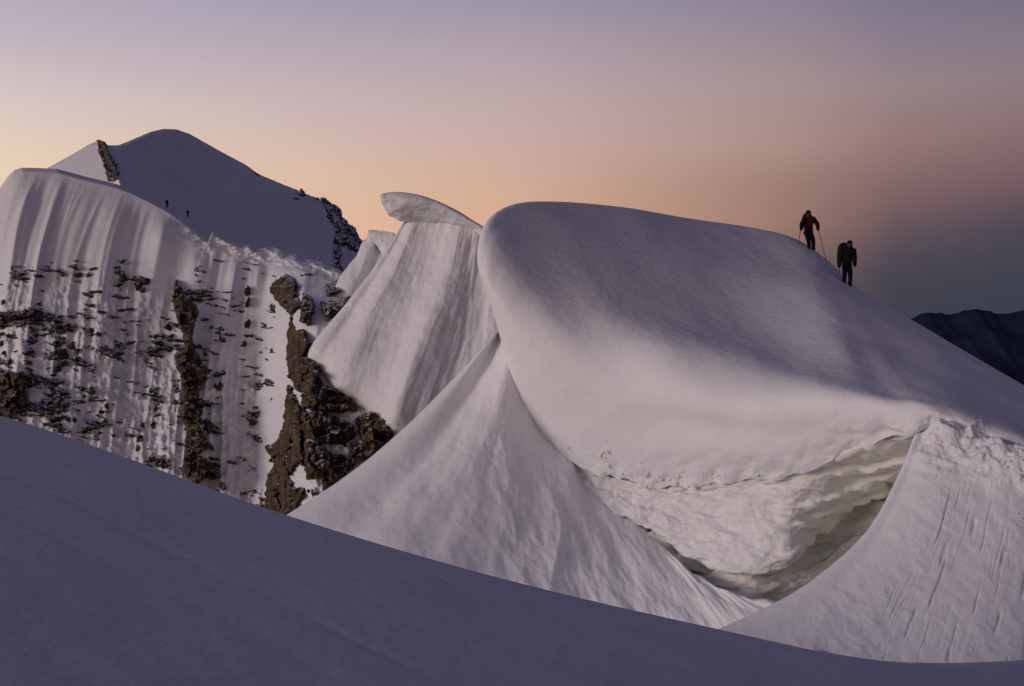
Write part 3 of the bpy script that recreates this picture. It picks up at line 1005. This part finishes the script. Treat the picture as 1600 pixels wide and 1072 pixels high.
CLIFFS = [
    z2([(668, 140), (655, 200), (665, 260), (690, 330), (705, 380), (665, 425), (680, 480), (700, 540), (705, 590), (690, 640), (700, 690), (722, 740), (712, 800), (745, 795), (790, 775), (808, 780), (770, 730), (745, 680), (760, 640), (770, 600), (752, 585), (768, 520), (782, 480), (745, 420), (722, 370), (735, 300), (752, 260), (720, 215), (690, 205), (680, 170)]),
    z2([(700, 815), (720, 800), (800, 830), (835, 880), (820, 895), (775, 885), (735, 915), (720, 880), (710, 850)]),
    z2([(1035, 150), (1080, 125), (1115, 140), (1115, 180), (1138, 230), (1105, 268), (1080, 250), (1045, 215), (1028, 180)]),
    z2([(1150, 195), (1182, 210), (1195, 240), (1165, 312), (1140, 290), (1138, 240)]),
    z2([(1240, 155), (1310, 135), (1340, 150), (1300, 180), (1238, 195)]),
    z2([(1218, 225), (1270, 222), (1330, 200), (1300, 245), (1240, 292), (1225, 260)]),
    z2([(1100, 280), (1115, 335), (1150, 330), (1172, 380), (1145, 430), (1210, 465), (1205, 500), (1220, 540), (1180, 575), (1125, 560), (1095, 500), (1090, 420), (1092, 340)]),
    z2([(1140, 575), (1220, 540), (1290, 560), (1335, 590), (1352, 625), (1290, 640), (1230, 632), (1150, 625)]),
    z2([(1140, 640), (1230, 640), (1265, 662), (1330, 690), (1348, 722), (1300, 762), (1200, 752), (1140, 730)]),
    z2([(1150, 750), (1205, 762), (1262, 805), (1335, 805), (1342, 842), (1280, 890), (1228, 928), (1218, 890), (1160, 890)]),
    z2([(1092, 540), (1118, 590), (1138, 640), (1140, 740), (1150, 840), (1118, 835), (1092, 880), (1105, 925), (1150, 930), (1115, 1010), (1060, 1040), (1005, 1025), (1012, 900), (1042, 830), (1005, 775), (1050, 760), (1076, 690), (1085, 600)]),
    z2([(1345, 665), (1400, 640), (1470, 660), (1508, 690), (1480, 745), (1420, 795), (1380, 818), (1338, 800), (1332, 760), (1368, 740), (1360, 700)]),
    z2([(0, 500), (60, 490), (108, 500), (95, 560), (100, 610), (50, 625), (30, 655), (-20, 650), (-20, 520)]),
    z2([(0, 265), (60, 262), (128, 258), (135, 270), (80, 285), (40, 290), (-10, 275)]),
]
for i, poly in enumerate(CLIFFS):
    cliff(poly, wall_depth, wall, M_ROCK, 20 + i)


def ledge_meshes(k):
    """small ragged rock variants about one unit wide, flat shaded"""
    out = []
    for q in range(k):
        r = random.Random(100 + q)
        bm = bmesh.new()
        slope = r.uniform(-.35, .1)
        for part in range(r.randint(4, 6)):
            t = r.uniform(-.42, .42)
            wx = r.uniform(.16, .34) * (1.1 - abs(t)); hz = r.uniform(.16, .42) * (1.05 - abs(t) * 1.2)
            g = bmesh.ops.create_icosphere(bm, subdivisions=1, radius=1.0)
            for v in g['verts']:
                c = v.co
                c.x = c.x * wx * r.uniform(.65, 1.4) + t
                c.y = c.y * .34 * r.uniform(.7, 1.3)
                c.z = c.z * hz * r.uniform(.55, 1.45) + t * slope + r.uniform(-.03, .03)
        me = bpy.data.meshes.new('rock')
        bm.to_mesh(me); bm.free()
        me.materials.append(M_ROCKD)
        out.append(me)
    return out


LEDGES = ledge_meshes(9)
_rk = random.Random(5)


def ledge(u, v, w, h, depth_fn, parent, push=0.35, tilt=0.0):
    d = float(depth_fn(np.array([u]), np.array([v]))[0])
    k = d / F
    o = bpy.data.objects.new('rock', _rk.choice(LEDGES))
    COL.objects.link(o)
    o.parent = parent
    o.location = px(u, v, d - push * 0.4)
    o.scale = (w * k * 1.2, max(h * k * 1.6, 2.0), h * k * 1.45)
    o.rotation_euler = (_rk.uniform(-.2, .2), tilt + _rk.uniform(-.28, .42), _rk.uniform(-.5, .5))
    return o


SMALL = [(70, 88, 20, 10), (102, 136, 40, 14), (316, 120, 56, 36), (350, 98, 30, 14), (440, 92, 25, 14), (455, 118, 50, 24), (490, 135, 50, 30), (535, 138, 60, 40), (528, 168, 40, 44), (330, 195, 50, 22), (365, 185, 46, 22), (450, 205, 56, 22), (60, 270, 110, 20), (150, 270, 50, 18), (170, 288, 60, 34), (20, 345, 56, 22), (45, 355, 40, 20), (405, 268, 60, 24), (470, 252, 56, 16), (515, 295, 40, 9), (625, 285, 30, 14), (335, 330, 46, 26), (360, 345, 46, 20), (375, 402, 76, 22), (345, 395, 36, 16), (440, 385, 50, 12), (505, 376, 50, 14), (590, 370, 40, 9), (250, 380, 40, 24), (285, 392, 44, 18), (240, 428, 18, 50), (335, 465, 50, 10), (455, 440, 30, 18), (590, 425, 50, 22), (570, 455, 30, 14), (10, 225, 30, 24), (150, 325, 50, 12), (118, 335, 30, 12), (150, 520, 70, 24), (140, 545, 50, 20), (190, 535, 40, 16), (330, 560, 60, 24), (345, 592, 90, 26), (295, 600, 50, 16), (135, 650, 50, 20), (165, 640, 36, 16), (220, 690, 50, 30), (240, 712, 40, 24), (270, 668, 30, 34), (190, 690, 40, 20), (455, 680, 28, 18), (550, 545, 40, 12), (665, 520, 28, 16), (670, 605, 36, 24), (440, 508, 30, 14), (520, 415, 30, 10), (610, 350, 26, 16), (860, 185, 40, 9), (850, 215, 46, 10), (880, 240, 56, 13), (908, 258, 40, 11), (850, 268, 40, 8), (795, 213, 50, 14), (805, 236, 40, 10), (820, 322, 56, 16), (830, 370, 46, 8), (800, 410, 56, 12), (822, 420, 26, 14), (915, 440, 20, 9), (940, 465, 20, 8), (985, 520, 60, 6), (1030, 523, 36, 6), (945, 535, 30, 6), (915, 555, 44, 6), (905, 605, 36, 12), (965, 670, 46, 5), (1160, 120, 38, 12), (610, 838, 36, 34), (630, 825, 26, 20), (940, 950, 56, 22), (960, 940, 30, 14), (880, 830, 30, 24), (915, 815, 30, 16), (820, 838, 56, 14), (760, 820, 50, 12), (768, 290, 40, 16), (760, 395, 40, 20), (730, 190, 60, 22), (745, 215, 40, 20), (540, 690, 10, 26), (530, 740, 10, 26), (520, 780, 10, 24), (592, 630, 14, 24), (640, 320, 18, 30), (648, 360, 18, 40), (640, 405, 20, 24), (835, 495, 36, 34), (825, 545, 26, 40), (940, 185, 14, 44), (938, 230, 12, 44), (938, 350, 36, 20), (925, 385, 14, 30), (940, 310, 10, 40), (770, 670, 30, 40), (790, 700, 24, 50), (800, 605, 56, 16), (1020, 775, 30, 16), (1030, 825, 24, 18), (1185, 945, 40, 26), (1390, 620, 36, 18), (560, 290, 14, 6), (525, 310, 12, 6), (480, 345, 12, 12), (405, 620, 12, 20), (385, 640, 12, 16), (430, 610, 20, 8), (490, 525, 26, 10), (515, 528, 20, 10), (570, 560, 12, 24), (610, 600, 14, 16), (580, 690, 10, 20), (300, 265, 10, 8), (20, 420, 16, 30), (40, 450, 16, 24), (60, 410, 12, 10), (100, 390, 26, 10), (105, 455, 20, 20), (215, 480, 20, 30), (200, 500, 20, 16), (5, 380, 14, 30), (70, 640, 10, 10), (335, 775, 20, 4), (375, 720, 6, 20), (720, 440, 16, 10), (690, 430, 24, 16)]
for (x, y, w, h) in SMALL:
    ledge(x / 2.4242, 380 + y / 2.4242, w / 2.4242 * 1.0, h / 2.4242, wall_depth, wall)

def rock_bands():
    """broken ledges that poke through the snow of the wall"""
    us = np.arange(-30, 440, 1.15); vs = np.arange(405, 800, 1.0)
    U, V = np.meshgrid(us, vs)
    su = U + 0.25 * V
    w1 = n2(su / 19.0, (V - 0.25 * U) / 7.5, 1.3, 6)
    w2 = n2(U / 55.0, V / 40.0, 7.1, 4)
    col = n2(U / 26.0, V / 190.0, 4.4, 2)
    dens = -0.10 + 0.30 * ss(V, 430, 520) + 0.22 * (1 - ss(U, 60, 200)) * ss(V, 470, 560) - 0.35 * ss(U, 330, 420)
    dens -= 0.30 * np.exp(-((U - 112) / 14.0) ** 2)          # a clean snow runnel
    m = 0.9 * w1 + 1.1 * w2 + 0.6 * col + dens - 0.66
    D = wall_depth(U, V) - np.clip(m, -1, .55) * 2.6 - 0.25 * n2(U / 3.0, V / 3.0, 9.9, 2) * (m > 0)
    near = m > -0.22
    q = near[:-1, :-1] & near[:-1, 1:] & near[1:, 1:] & near[1:, :-1]
    used = np.zeros(U.shape, bool)
    used[:-1, :-1] |= q; used[:-1, 1:] |= q; used[1:, 1:] |= q; used[1:, :-1] |= q
    idx = -np.ones(U.shape, int); idx[used] = np.arange(used.sum())
    jj, ii = np.nonzero(q)
    faces = np.stack([idx[jj, ii], idx[jj + 1, ii], idx[jj + 1, ii + 1], idx[jj, ii + 1]], -1)
    o = mesh_obj('rock_ledges', px(U[used], V[used], D[used]), faces, M_ROCKD, wall, smooth=False)
    tag(o, 'broken dark rock ledges showing through the snow', kind='stuff')


rock_bands()

# dark rock along the summit's right shoulder and the gully of the left peak
z1 = lambda x, y: (x / 2.436, 160 + y / 2.436)
cliff([z1(x, y) for x, y in [(376, 150), (392, 156), (418, 200), (440, 240), (450, 272), (436, 300), (410, 296), (408, 268), (396, 236), (384, 200)]], summit_depth, summit, M_ROCKD, 71, amp=3.5, step=1.0, cell=6)
cliff([z1(x, y) for x, y in [(1232, 374), (1285, 404), (1302, 448), (1342, 484), (1372, 530), (1392, 548), (1368, 566), (1330, 548), (1300, 530), (1278, 480), (1262, 440), (1244, 402)]], summit_depth, summit, M_ROCKD, 72, amp=5, step=1.0, cell=7)
cliff([z1(x, y) for x, y in [(1290, 500), (1318, 520), (1306, 552), (1290, 600), (1298, 640), (1282, 644), (1268, 600), (1276, 550)]], summit_depth, summit, M_ROCKD, 73, amp=4, step=1.0, cell=6)
for (x, y, w, h, t) in [(1140, 352, 40, 16, -.2), (1120, 366, 34, 10, 0), (1152, 340, 26, 12, .3), (1245, 388, 30, 24, .4), (1262, 398, 30, 24, .7), (1276, 416, 26, 30, .8), (1288, 440, 26, 34, .9), (1300, 466, 28, 34, .9), (1316, 488, 34, 34, .8), (1334, 508, 34, 34, .8), (1352, 528, 36, 34, .8), (1368, 545, 34, 30, .8), (1290, 500, 22, 40, .2), (1282, 540, 16, 44, 0), (1276, 580, 14, 36, -.1), (1286, 622, 18, 34, .1), (1250, 440, 16, 26, .5), (1342, 560, 24, 40, .6), (1308, 528, 24, 26, .3), (1330, 545, 18, 20, .2), (1205, 365, 26, 10, .3), (980, 274, 16, 8, .4),
                      (383, 165, 14, 26, .4), (394, 192, 14, 34, .2), (402, 222, 16, 34, .2), (414, 246, 20, 26, .4), (428, 262, 22, 20, .5), (424, 288, 24, 14, .2), (436, 240, 12, 14, .3), (440, 276, 12, 12, .3), (404, 170, 8, 10, .3), (418, 208, 8, 12, .3)]:
    u, v = z1(x, y)
    ledge(u, v, w / 2.436, h / 2.436, summit_depth, summit, push=2.0, tilt=t)


# ------------------------------------------------------------------ ray helper: where a line of sight meets a surface
def bvh_of(obs):
    vs, fs = [], []
    for o in obs:
        b = len(vs)
        vs += [o.matrix_world @ v.co for v in o.data.vertices]
        fs += [[b + i for i in p.vertices] for p in o.data.polygons]
    return BVHTree.FromPolygons(vs, fs)


DOME_T = bvh_of([dome])


def hit(tree, u, v):
    d = Vector(px(u, v, 1.0)).normalized()
    loc, nor, idx, dist = tree.ray_cast(Vector((0, 0, 0)), d)
    return loc, nor


# ------------------------------------------------------------------ climbers
M_BLACK = plain_mat('black_shell_cloth', (0.006, 0.006, 0.009), 0.7, 14)
M_TROUS = plain_mat('dark_trouser_cloth', (0.006, 0.006, 0.010), 0.8, 18)
M_RED = plain_mat('red_jacket_cloth', (0.055, 0.006, 0.008), 0.7, 16)
M_MAROON = plain_mat('dark_maroon_cloth', (0.010, 0.006, 0.008), 0.7, 16)
M_SKIN = plain_mat('skin', (0.10, 0.05, 0.035), 0.6, 20, 0.15)
M_BOOT = plain_mat('boot_leather', (0.010, 0.009, 0.009), 0.6, 22)
M_PACK = plain_mat('backpack_nylon', (0.006, 0.006, 0.010), 0.7, 15)
M_METAL = plain_mat('pole_aluminium', (0.05, 0.05, 0.055), 0.45, 30, 0.2, 0.6)
M_ROPE = plain_mat('red_rope', (0.12, 0.02, 0.02), 0.8, 40)


def skinned(name, joints, edges, parent, mats, pick, root=0, sub=2):
    """one continuous body grown on a skeleton: joints {key: (x, y, z, rx, ry)}"""
    keys = list(joints)
    me = bpy.data.meshes.new(name)
    me.from_pydata([joints[k][:3] for k in keys], [(keys.index(a), keys.index(b)) for a, b in edges], [])
    ob = bpy.data.objects.new(name, me)
    COL.objects.link(ob)
    sk = ob.modifiers.new('skin', 'SKIN')
    sk.use_smooth_shade = True
    if not me.skin_vertices:
        bpy.context.view_layer.objects.active = ob
        me.attributes.new('tmp', 'FLOAT', 'POINT')
    layer = me.skin_vertices[0].data
    for i, k in enumerate(keys):
        layer[i].radius = joints[k][3:5]
        layer[i].use_root = (i == root)
    sb = ob.modifiers.new('sub', 'SUBSURF')
    sb.levels = sub; sb.render_levels = sub
    dg = bpy.context.evaluated_depsgraph_get()
    nm = bpy.data.meshes.new_from_object(ob.evaluated_get(dg))
    ob.modifiers.clear()
    old = ob.data
    ob.data = nm
    bpy.data.meshes.remove(old)
    nm.name = name
    nm.materials.clear()
    for m in mats:
        nm.materials.append(m)
    for p in nm.polygons:
        p.use_smooth = True
        p.material_index = pick(p.center)
    ob.parent = parent
    return ob


def tube_pts(bm, pts, radii, seg=7):
    rings = []
    for i, p in enumerate(pts):
        p = Vector(p)
        a = Vector(pts[max(0, i - 1)]); b = Vector(pts[min(len(pts) - 1, i + 1)])
        t = (b - a).normalized()
        s = t.cross(Vector((0.3, 0.9, 0.2))).normalized(); w = t.cross(s)
        rings.append([bm.verts.new(p + (s * math.cos(q * 2 * math.pi / seg) + w * math.sin(q * 2 * math.pi / seg)) * radii[i]) for q in range(seg)])
    for A, B in zip(rings[:-1], rings[1:]):
        for q in range(seg):
            bm.faces.new((A[q], A[(q + 1) % seg], B[(q + 1) % seg], B[q]))
    bm.faces.new(rings[0][::-1]); bm.faces.new(rings[-1])


def bm_obj(name, bm, mat, parent=None, smooth=True):
    bmesh.ops.recalc_face_normals(bm, faces=bm.faces)
    me = bpy.data.meshes.new(name)
    bm.to_mesh(me); bm.free()
    me.materials.append(mat)
    for p in me.polygons:
        p.use_smooth = smooth
    o = bpy.data.objects.new(name, me)
    COL.objects.link(o)
    if parent: o.parent = parent
    return o


def blob(name, center, size, mat, parent, squash=1.0, rot=(0, 0, 0), power=2.6):
    """rounded box (superellipsoid) for packs, hoods and hats"""
    bm = bmesh.new()
    bmesh.ops.create_icosphere(bm, subdivisions=3, radius=1.0)
    for v in bm.verts:
        c = v.co
        n_ = (abs(c.x) ** power + abs(c.y) ** power + abs(c.z) ** power) ** (1 / power)
        v.co = Vector((c.x / n_ * size[0], c.y / n_ * size[1], c.z / n_ * size[2]))
    M = Matrix.Translation(center) @ Matrix.Rotation(rot[2], 4, 'Z') @ Matrix.Rotation(rot[1], 4, 'Y') @ Matrix.Rotation(rot[0], 4, 'X')
    bm.transform(M)
    return bm_obj(name, bm, mat, parent)


def glove(center, axis, parent, mat, side):
    """gloved hand closed round a shaft that runs along axis"""
    c = Vector(center); a = Vector(axis).normalized()
    f = Vector((0, -1, 0)); f = (f - a * f.dot(a)).normalized()
    s = a.cross(f) * side
    bm = bmesh.new()
    tube_pts(bm, [c - a * .045 + s * .03, c + s * .034, c + a * .045 + s * .03], [.026, .032, .026], 8)
    for i, (o_, ln) in enumerate(((.040, .92), (.015, 1.05), (-.010, 1.0), (-.034, .82))):
        p0 = c + a * o_ + s * .03
        p1 = c + a * o_ + f * .034 * ln + s * .012
        p2 = c + a * o_ + f * .030 * ln - s * .022
        p3 = c + a * o_ - s * .026 * ln + f * .004
        tube_pts(bm, [p0, p1, p2, p3], [.0125, .0120, .0108, .009], 6)
    tube_pts(bm, [c + a * .03 + s * .03, c + a * .055 - f * .022 + s * .004, c + a * .042 - f * .02 - s * .026], [.015, .013, .010], 6)
    return bm_obj('glove', bm, mat, parent)


def head_detail(body_parent, hc, r, look, hat_mat, hood=True):
    """nose, eyes, mouth, ears and a hat on the head at hc"""
    c = Vector(hc)
    f = Vector(look).normalized(); up = Vector((0, 0, 1)); sd_ = f.cross(up).normalized(); up = sd_.cross(f)
    bm = bmesh.new()
    tube_pts(bm, [c + f * r * .80 + up * r * .15, c + f * r * 1.12 - up * r * .18], [r * .10, r * .17], 6)
    bm_obj('nose', bm, M_SKIN, body_parent)
    for q in (-1, 1):
        bm = bmesh.new()
        bmesh.ops.create_icosphere(bm, subdivisions=1, radius=r * .12)
        bm.transform(Matrix.Translation(c + f * r * .83 + sd_ * q * r * .34 + up * r * .12))
        bm_obj('eye', bm, M_BLACK, body_parent)
        bm = bmesh.new()
        bmesh.ops.create_icosphere(bm, subdivisions=1, radius=r * .2)
        bm.transform(Matrix.Translation(c + sd_ * q * r * .9 - f * r * .02))
        bm_obj('ear', bm, M_SKIN, body_parent)
    bm = bmesh.new()
    tube_pts(bm, [c + f * r * .86 - up * r * .52 - sd_ * r * .25, c + f * r * .93 - up * r * .54, c + f * r * .86 - up * r * .52 + sd_ * r * .25], [r * .05, r * .07, r * .05], 5)
    bm_obj('mouth', bm, M_MAROON, body_parent)
    blob('hood' if hood else 'hat', c - f * r * .22 + up * r * .22, (r * 1.06, r * 1.02, r * 1.02), hat_mat, body_parent, power=2.1)


def person(name, J, origin, k, rz, mats, label, pack, group, far=False):
    root = bpy.data.objects.new(name, None)
    COL.objects.link(root)
    root.location = origin
    root.scale = (k, k, k)
    root.rotation_euler = (0, 0, rz)
    tag(root, label, 'person', group)
    E = [('pelvis', 'belly'), ('belly', 'chest'), ('chest', 'neck'), ('neck', 'head'), ('head', 'crown')]
    for s_ in 'LR':
        E += [('chest', 'sh' + s_), ('sh' + s_, 'el' + s_), ('el' + s_, 'ha' + s_),
              ('pelvis', 'hip' + s_), ('hip' + s_, 'kn' + s_), ('kn' + s_, 'an' + s_), ('an' + s_, 'toe' + s_)]
    jacket, trouser = mats
    hz = J['pelvis'][2]
    hd = Vector(J['head'][:3])

    def pick(c):
        if (Vector(c) - hd).length < 0.135:
            return 3
        if c.z > hz - 0.04:
            return 0
        if c.z < 0.16:
            return 2
        return 1
    skinned('body', J, E, root, [jacket, trouser, M_BOOT, M_SKIN], pick)
    head_detail(root, J['head'][:3], .098, (0, -1, -.25), M_BLACK)
    pc, ps, pr = pack
    blob('backpack', pc, ps, M_PACK, root, rot=pr, power=3.2)
    return root


def joints(head, neck, chest, belly, pelvis, L, Rr):
    J = {'pelvis': (*pelvis, .175, .145), 'belly': (*belly, .178, .145), 'chest': (*chest, .205, .155), 'neck': (*neck, .062, .062),
         'head': (*head, .088, .098), 'crown': (head[0], head[1] + .01, head[2] + .075, .070, .078)}
    for s_, pts in (('L', L), ('R', Rr)):
        for k_, p, r in zip(('sh', 'el', 'ha', 'hip', 'kn', 'an', 'toe'), pts, ((.088, .088), (.066, .066), (.046, .042), (.118, .118), (.092, .094), (.074, .076), (.058, .046))):
            J[k_ + s_] = (*p, *r)
    return J


q = .00424
J1 = joints((-.225, -.36, 1.40), (-.20, -.29, 1.27), (-.165, -.20, 1.10), (-.15, -.08, .90), (-.13, 0, .74),
            [(-.34, -.24, 1.18), (-.47, -.27, .97), (-.52, -.43, .77), (-.21, .0, .68), (-.16, -.12, .38), (-.09, .0, .10), (-.09, -.14, .06)],
            [(-.02, -.22, 1.21), (.17, -.22, .98), (.135, -.40, .76), (-.05, .0, .68), (.03, -.12, .36), (.07, .0, .05), (.08, -.15, .01)])
J2 = joints((.055, -.16, 1.53), (.05, -.12, 1.39), (.01, -.06, 1.20), (.0, .0, .95), (.0, .03, .76),
            [(-.20, -.05, 1.29), (-.31, -.05, .99), (-.355, -.20, .67), (-.085, .03, .70), (-.11, -.06, .39), (-.11, .04, .10), (-.12, -.10, .06)],
            [(.205, -.06, 1.30), (.265, -.03, 1.0), (.245, -.14, .71), (.085, .03, .70), (.11, -.05, .34), (.12, .04, .0), (.13, -.10, -.04)])


def pole(points, label, name='trekking_pole', k=1.0, origin=(0, 0, 0), basket=True):
    root = bpy.data.objects.new(name, None)
    COL.objects.link(root)
    root.location = origin; root.scale = (k, k, k)
    a = Vector(points[0]); b = Vector(points[1]); t = (b - a).normalized()
    bm = bmesh.new(); tube_pts(bm, [a + t * .10, a + t * .6 * (b - a).length, b], [.013, .012, .009], 7); bm_obj('shaft', bm, M_METAL, root)
    bm = bmesh.new(); tube_pts(bm, [a - t * .03, a, a + t * .06, a + t * .13], [.019, .017, .014, .016], 8); bm_obj('grip', bm, M_BLACK, root)
    if basket:
        bm = bmesh.new(); tube_pts(bm, [b - t * .075, b - t * .07, b - t * .065], [.012, .05, .012], 10); bm_obj('basket', bm, M_BLACK, root)
    tag(root, label, 'trekking pole')
    return root


def put(uv):
    for dv in range(0, 14):
        loc, nor = hit(DOME_T, uv[0], uv[1] + dv * .5)
        if loc is not None and loc.y < 60:
            return loc
    raise RuntimeError('no ground for climber')


p1 = put((1268.2, 390.4)); k1 = p1.y / 43.3
c1 = person('person', J1, p1, k1, 0, (M_RED, M_TROUS), 'climber in a red jacket leaning on two poles on the cornice crest', ((-.14, .10, 1.14), (.20, .16, .32), (-.25, 0, 0)), 'climbers on the cornice')
for sgn, key in ((-1, 'haL'), (1, 'haR')):
    h = J1[key]
    glove(h[:3], (-.12 if sgn < 0 else .3, -.05, -1), c1, M_BLACK, -sgn)
# black sleeves over the red front
for s_ in 'LR':
    bm = bmesh.new()
    sh, el, ha = (Vector(J1[k_ + s_][:3]) for k_ in ('sh', 'el', 'ha'))
    tube_pts(bm, [sh + (sh - el) * .12, sh, sh.lerp(el, .5), el, el.lerp(ha, .5), ha], [.08, .11, .098, .088, .076, .06], 9)
    bm_obj('sleeve', bm, M_BLACK, c1)
bm = bmesh.new(); tube_pts(bm, [(-.22, -.16, .86), (-.31, -.2, .74), (-.37, -.2, .64), (-.36, -.18, .60)], [.03, .032, .03, .02], 7); bm_obj('rope_coil', bm, M_ROPE, c1)
pole([(-.52, -.43, .86), (-.64, -.40, .20)], 'short trekking pole in the uphill hand of the climber in red', k=k1, origin=p1)
pole([(.12, -.40, .86), (.42, -.55, -.44)], 'long trekking pole in the downhill hand of the climber in red', k=k1, origin=p1)

p2 = put((1323.6, 444.4)); k2 = p2.y / 41.5
c2_ = person('person', J2, p2, k2, 0, (M_MAROON, M_TROUS), 'climber in black with a bulky pack lower down the crest', ((-.05, .17, 1.22), (.26, .18, .37), (-.08, .12, 0)), 'climbers on the cornice')
for s_ in 'LR':
    bm = bmesh.new()
    sh, el, ha = (Vector(J2[k_ + s_][:3]) for k_ in ('sh', 'el', 'ha'))
    tube_pts(bm, [sh + (sh - el) * .12, sh, sh.lerp(el, .5), el, el.lerp(ha, .5), ha], [.09, .125, .112, .098, .086, .07], 9)
    bm_obj('sleeve', bm, M_BLACK, c2_)
glove(J2['haL'][:3], (.05, 0, -1), c2_, M_BLACK, 1)
glove(J2['haR'][:3], (.05, 0, -1), c2_, M_BLACK, -1)
# ice axe held low in the left-hand side hand
ax = bpy.data.objects.new('ice_axe', None); COL.objects.link(ax); ax.location = p2; ax.scale = (k2, k2, k2)
bm = bmesh.new(); tube_pts(bm, [(-.352, -.2, .70), (-.345, -.21, .5), (-.325, -.22, .28)], [.014, .013, .008], 7); bm_obj('shaft', bm, M_METAL, ax)
bm = bmesh.new(); tube_pts(bm, [(-.27, -.2, .675), (-.34, -.2, .70), (-.40, -.2, .695), (-.46, -.2, .66)], [.012, .014, .012, .004], 6); bm_obj('axe_head', bm, M_METAL, ax)
tag(ax, 'ice axe hanging from the hand of the climber in black', 'ice axe')

# two more climbers far off on the summit snowfield
for (u, v, lab, rz) in ((261, 325, 'tiny far climber on the left of the distant pair under the summit', 0.4), (293.5, 340, 'tiny far climber on the right of the distant pair under the summit', 2.6)):
    d = float(summit_depth(np.array([u]), np.array([v]))[0])
    o_ = Vector(px(u, v, d - 0.8))
    hgt = 14.5 if u < 280 else 13.0
    person('person', J2, o_, hgt * d / F / 1.72 * .93, rz, (M_BLACK, M_TROUS), lab, ((-.05, .17, 1.22), (.23, .16, .33), (-.08, .12, 0)), 'far climbers below the summit')


# ------------------------------------------------------------------ crumbs of broken snow along the fracture and the right crest
def crumbs(name, tree, clusters, parent, seed):
    r = random.Random(seed)
    bm = bmesh.new()
    for (u, v, su, sv, n_, r0, r1) in clusters:
        for _ in range(n_):
            loc, nor = hit(tree, u + r.gauss(0, su), v + r.gauss(0, sv))
            if loc is None:
                continue
            rad = r0 + (r1 - r0) * r.random() ** 2.5
            g = bmesh.ops.create_icosphere(bm, subdivisions=1, radius=rad)
            sx, sy, sz = r.uniform(.7, 1.6), r.uniform(.5, 1.1), r.uniform(.4, .9)
            rot = Matrix.Rotation(r.uniform(0, 6.28), 3, Vector((r.uniform(-1, 1), r.uniform(-1, 1), r.uniform(-1, 1))).normalized())
            for vv in g['verts']:
                c = vv.co
                f = 1 + r.uniform(-.35, .3)
                vv.co = rot @ Vector((c.x * sx * f, c.y * sy * f, c.z * sz * f)) + loc - nor * rad * .3
    o = bm_obj(name, bm, M_CRUST, parent)
    tag(o, 'small crumbs of broken snow', kind='stuff')


crumbs('snow_crumbs', DOME_T, [(884, 704, 8, 6, 10, .05, .14), (945, 712, 8, 14, 14, .05, .16), (1000, 738, 25, 8, 26, .04, .15), (1075, 752, 40, 7, 40, .04, .16), (1180, 744, 50, 4, 14, .03, .10), (1440, 664, 20, 5, 12, .03, .10), (1520, 668, 20, 6, 12, .03, .12)], dome, 3)
RIGHT_T = bvh_of([right_slope])
crumbs('snow_crumbs', RIGHT_T, [(1470, 690, 22, 10, 16, .03, .10), (1530, 705, 24, 12, 22, .03, .12), (1585, 730, 18, 16, 18, .03, .11), (1560, 780, 24, 22, 12, .03, .07)], right_slope, 4)
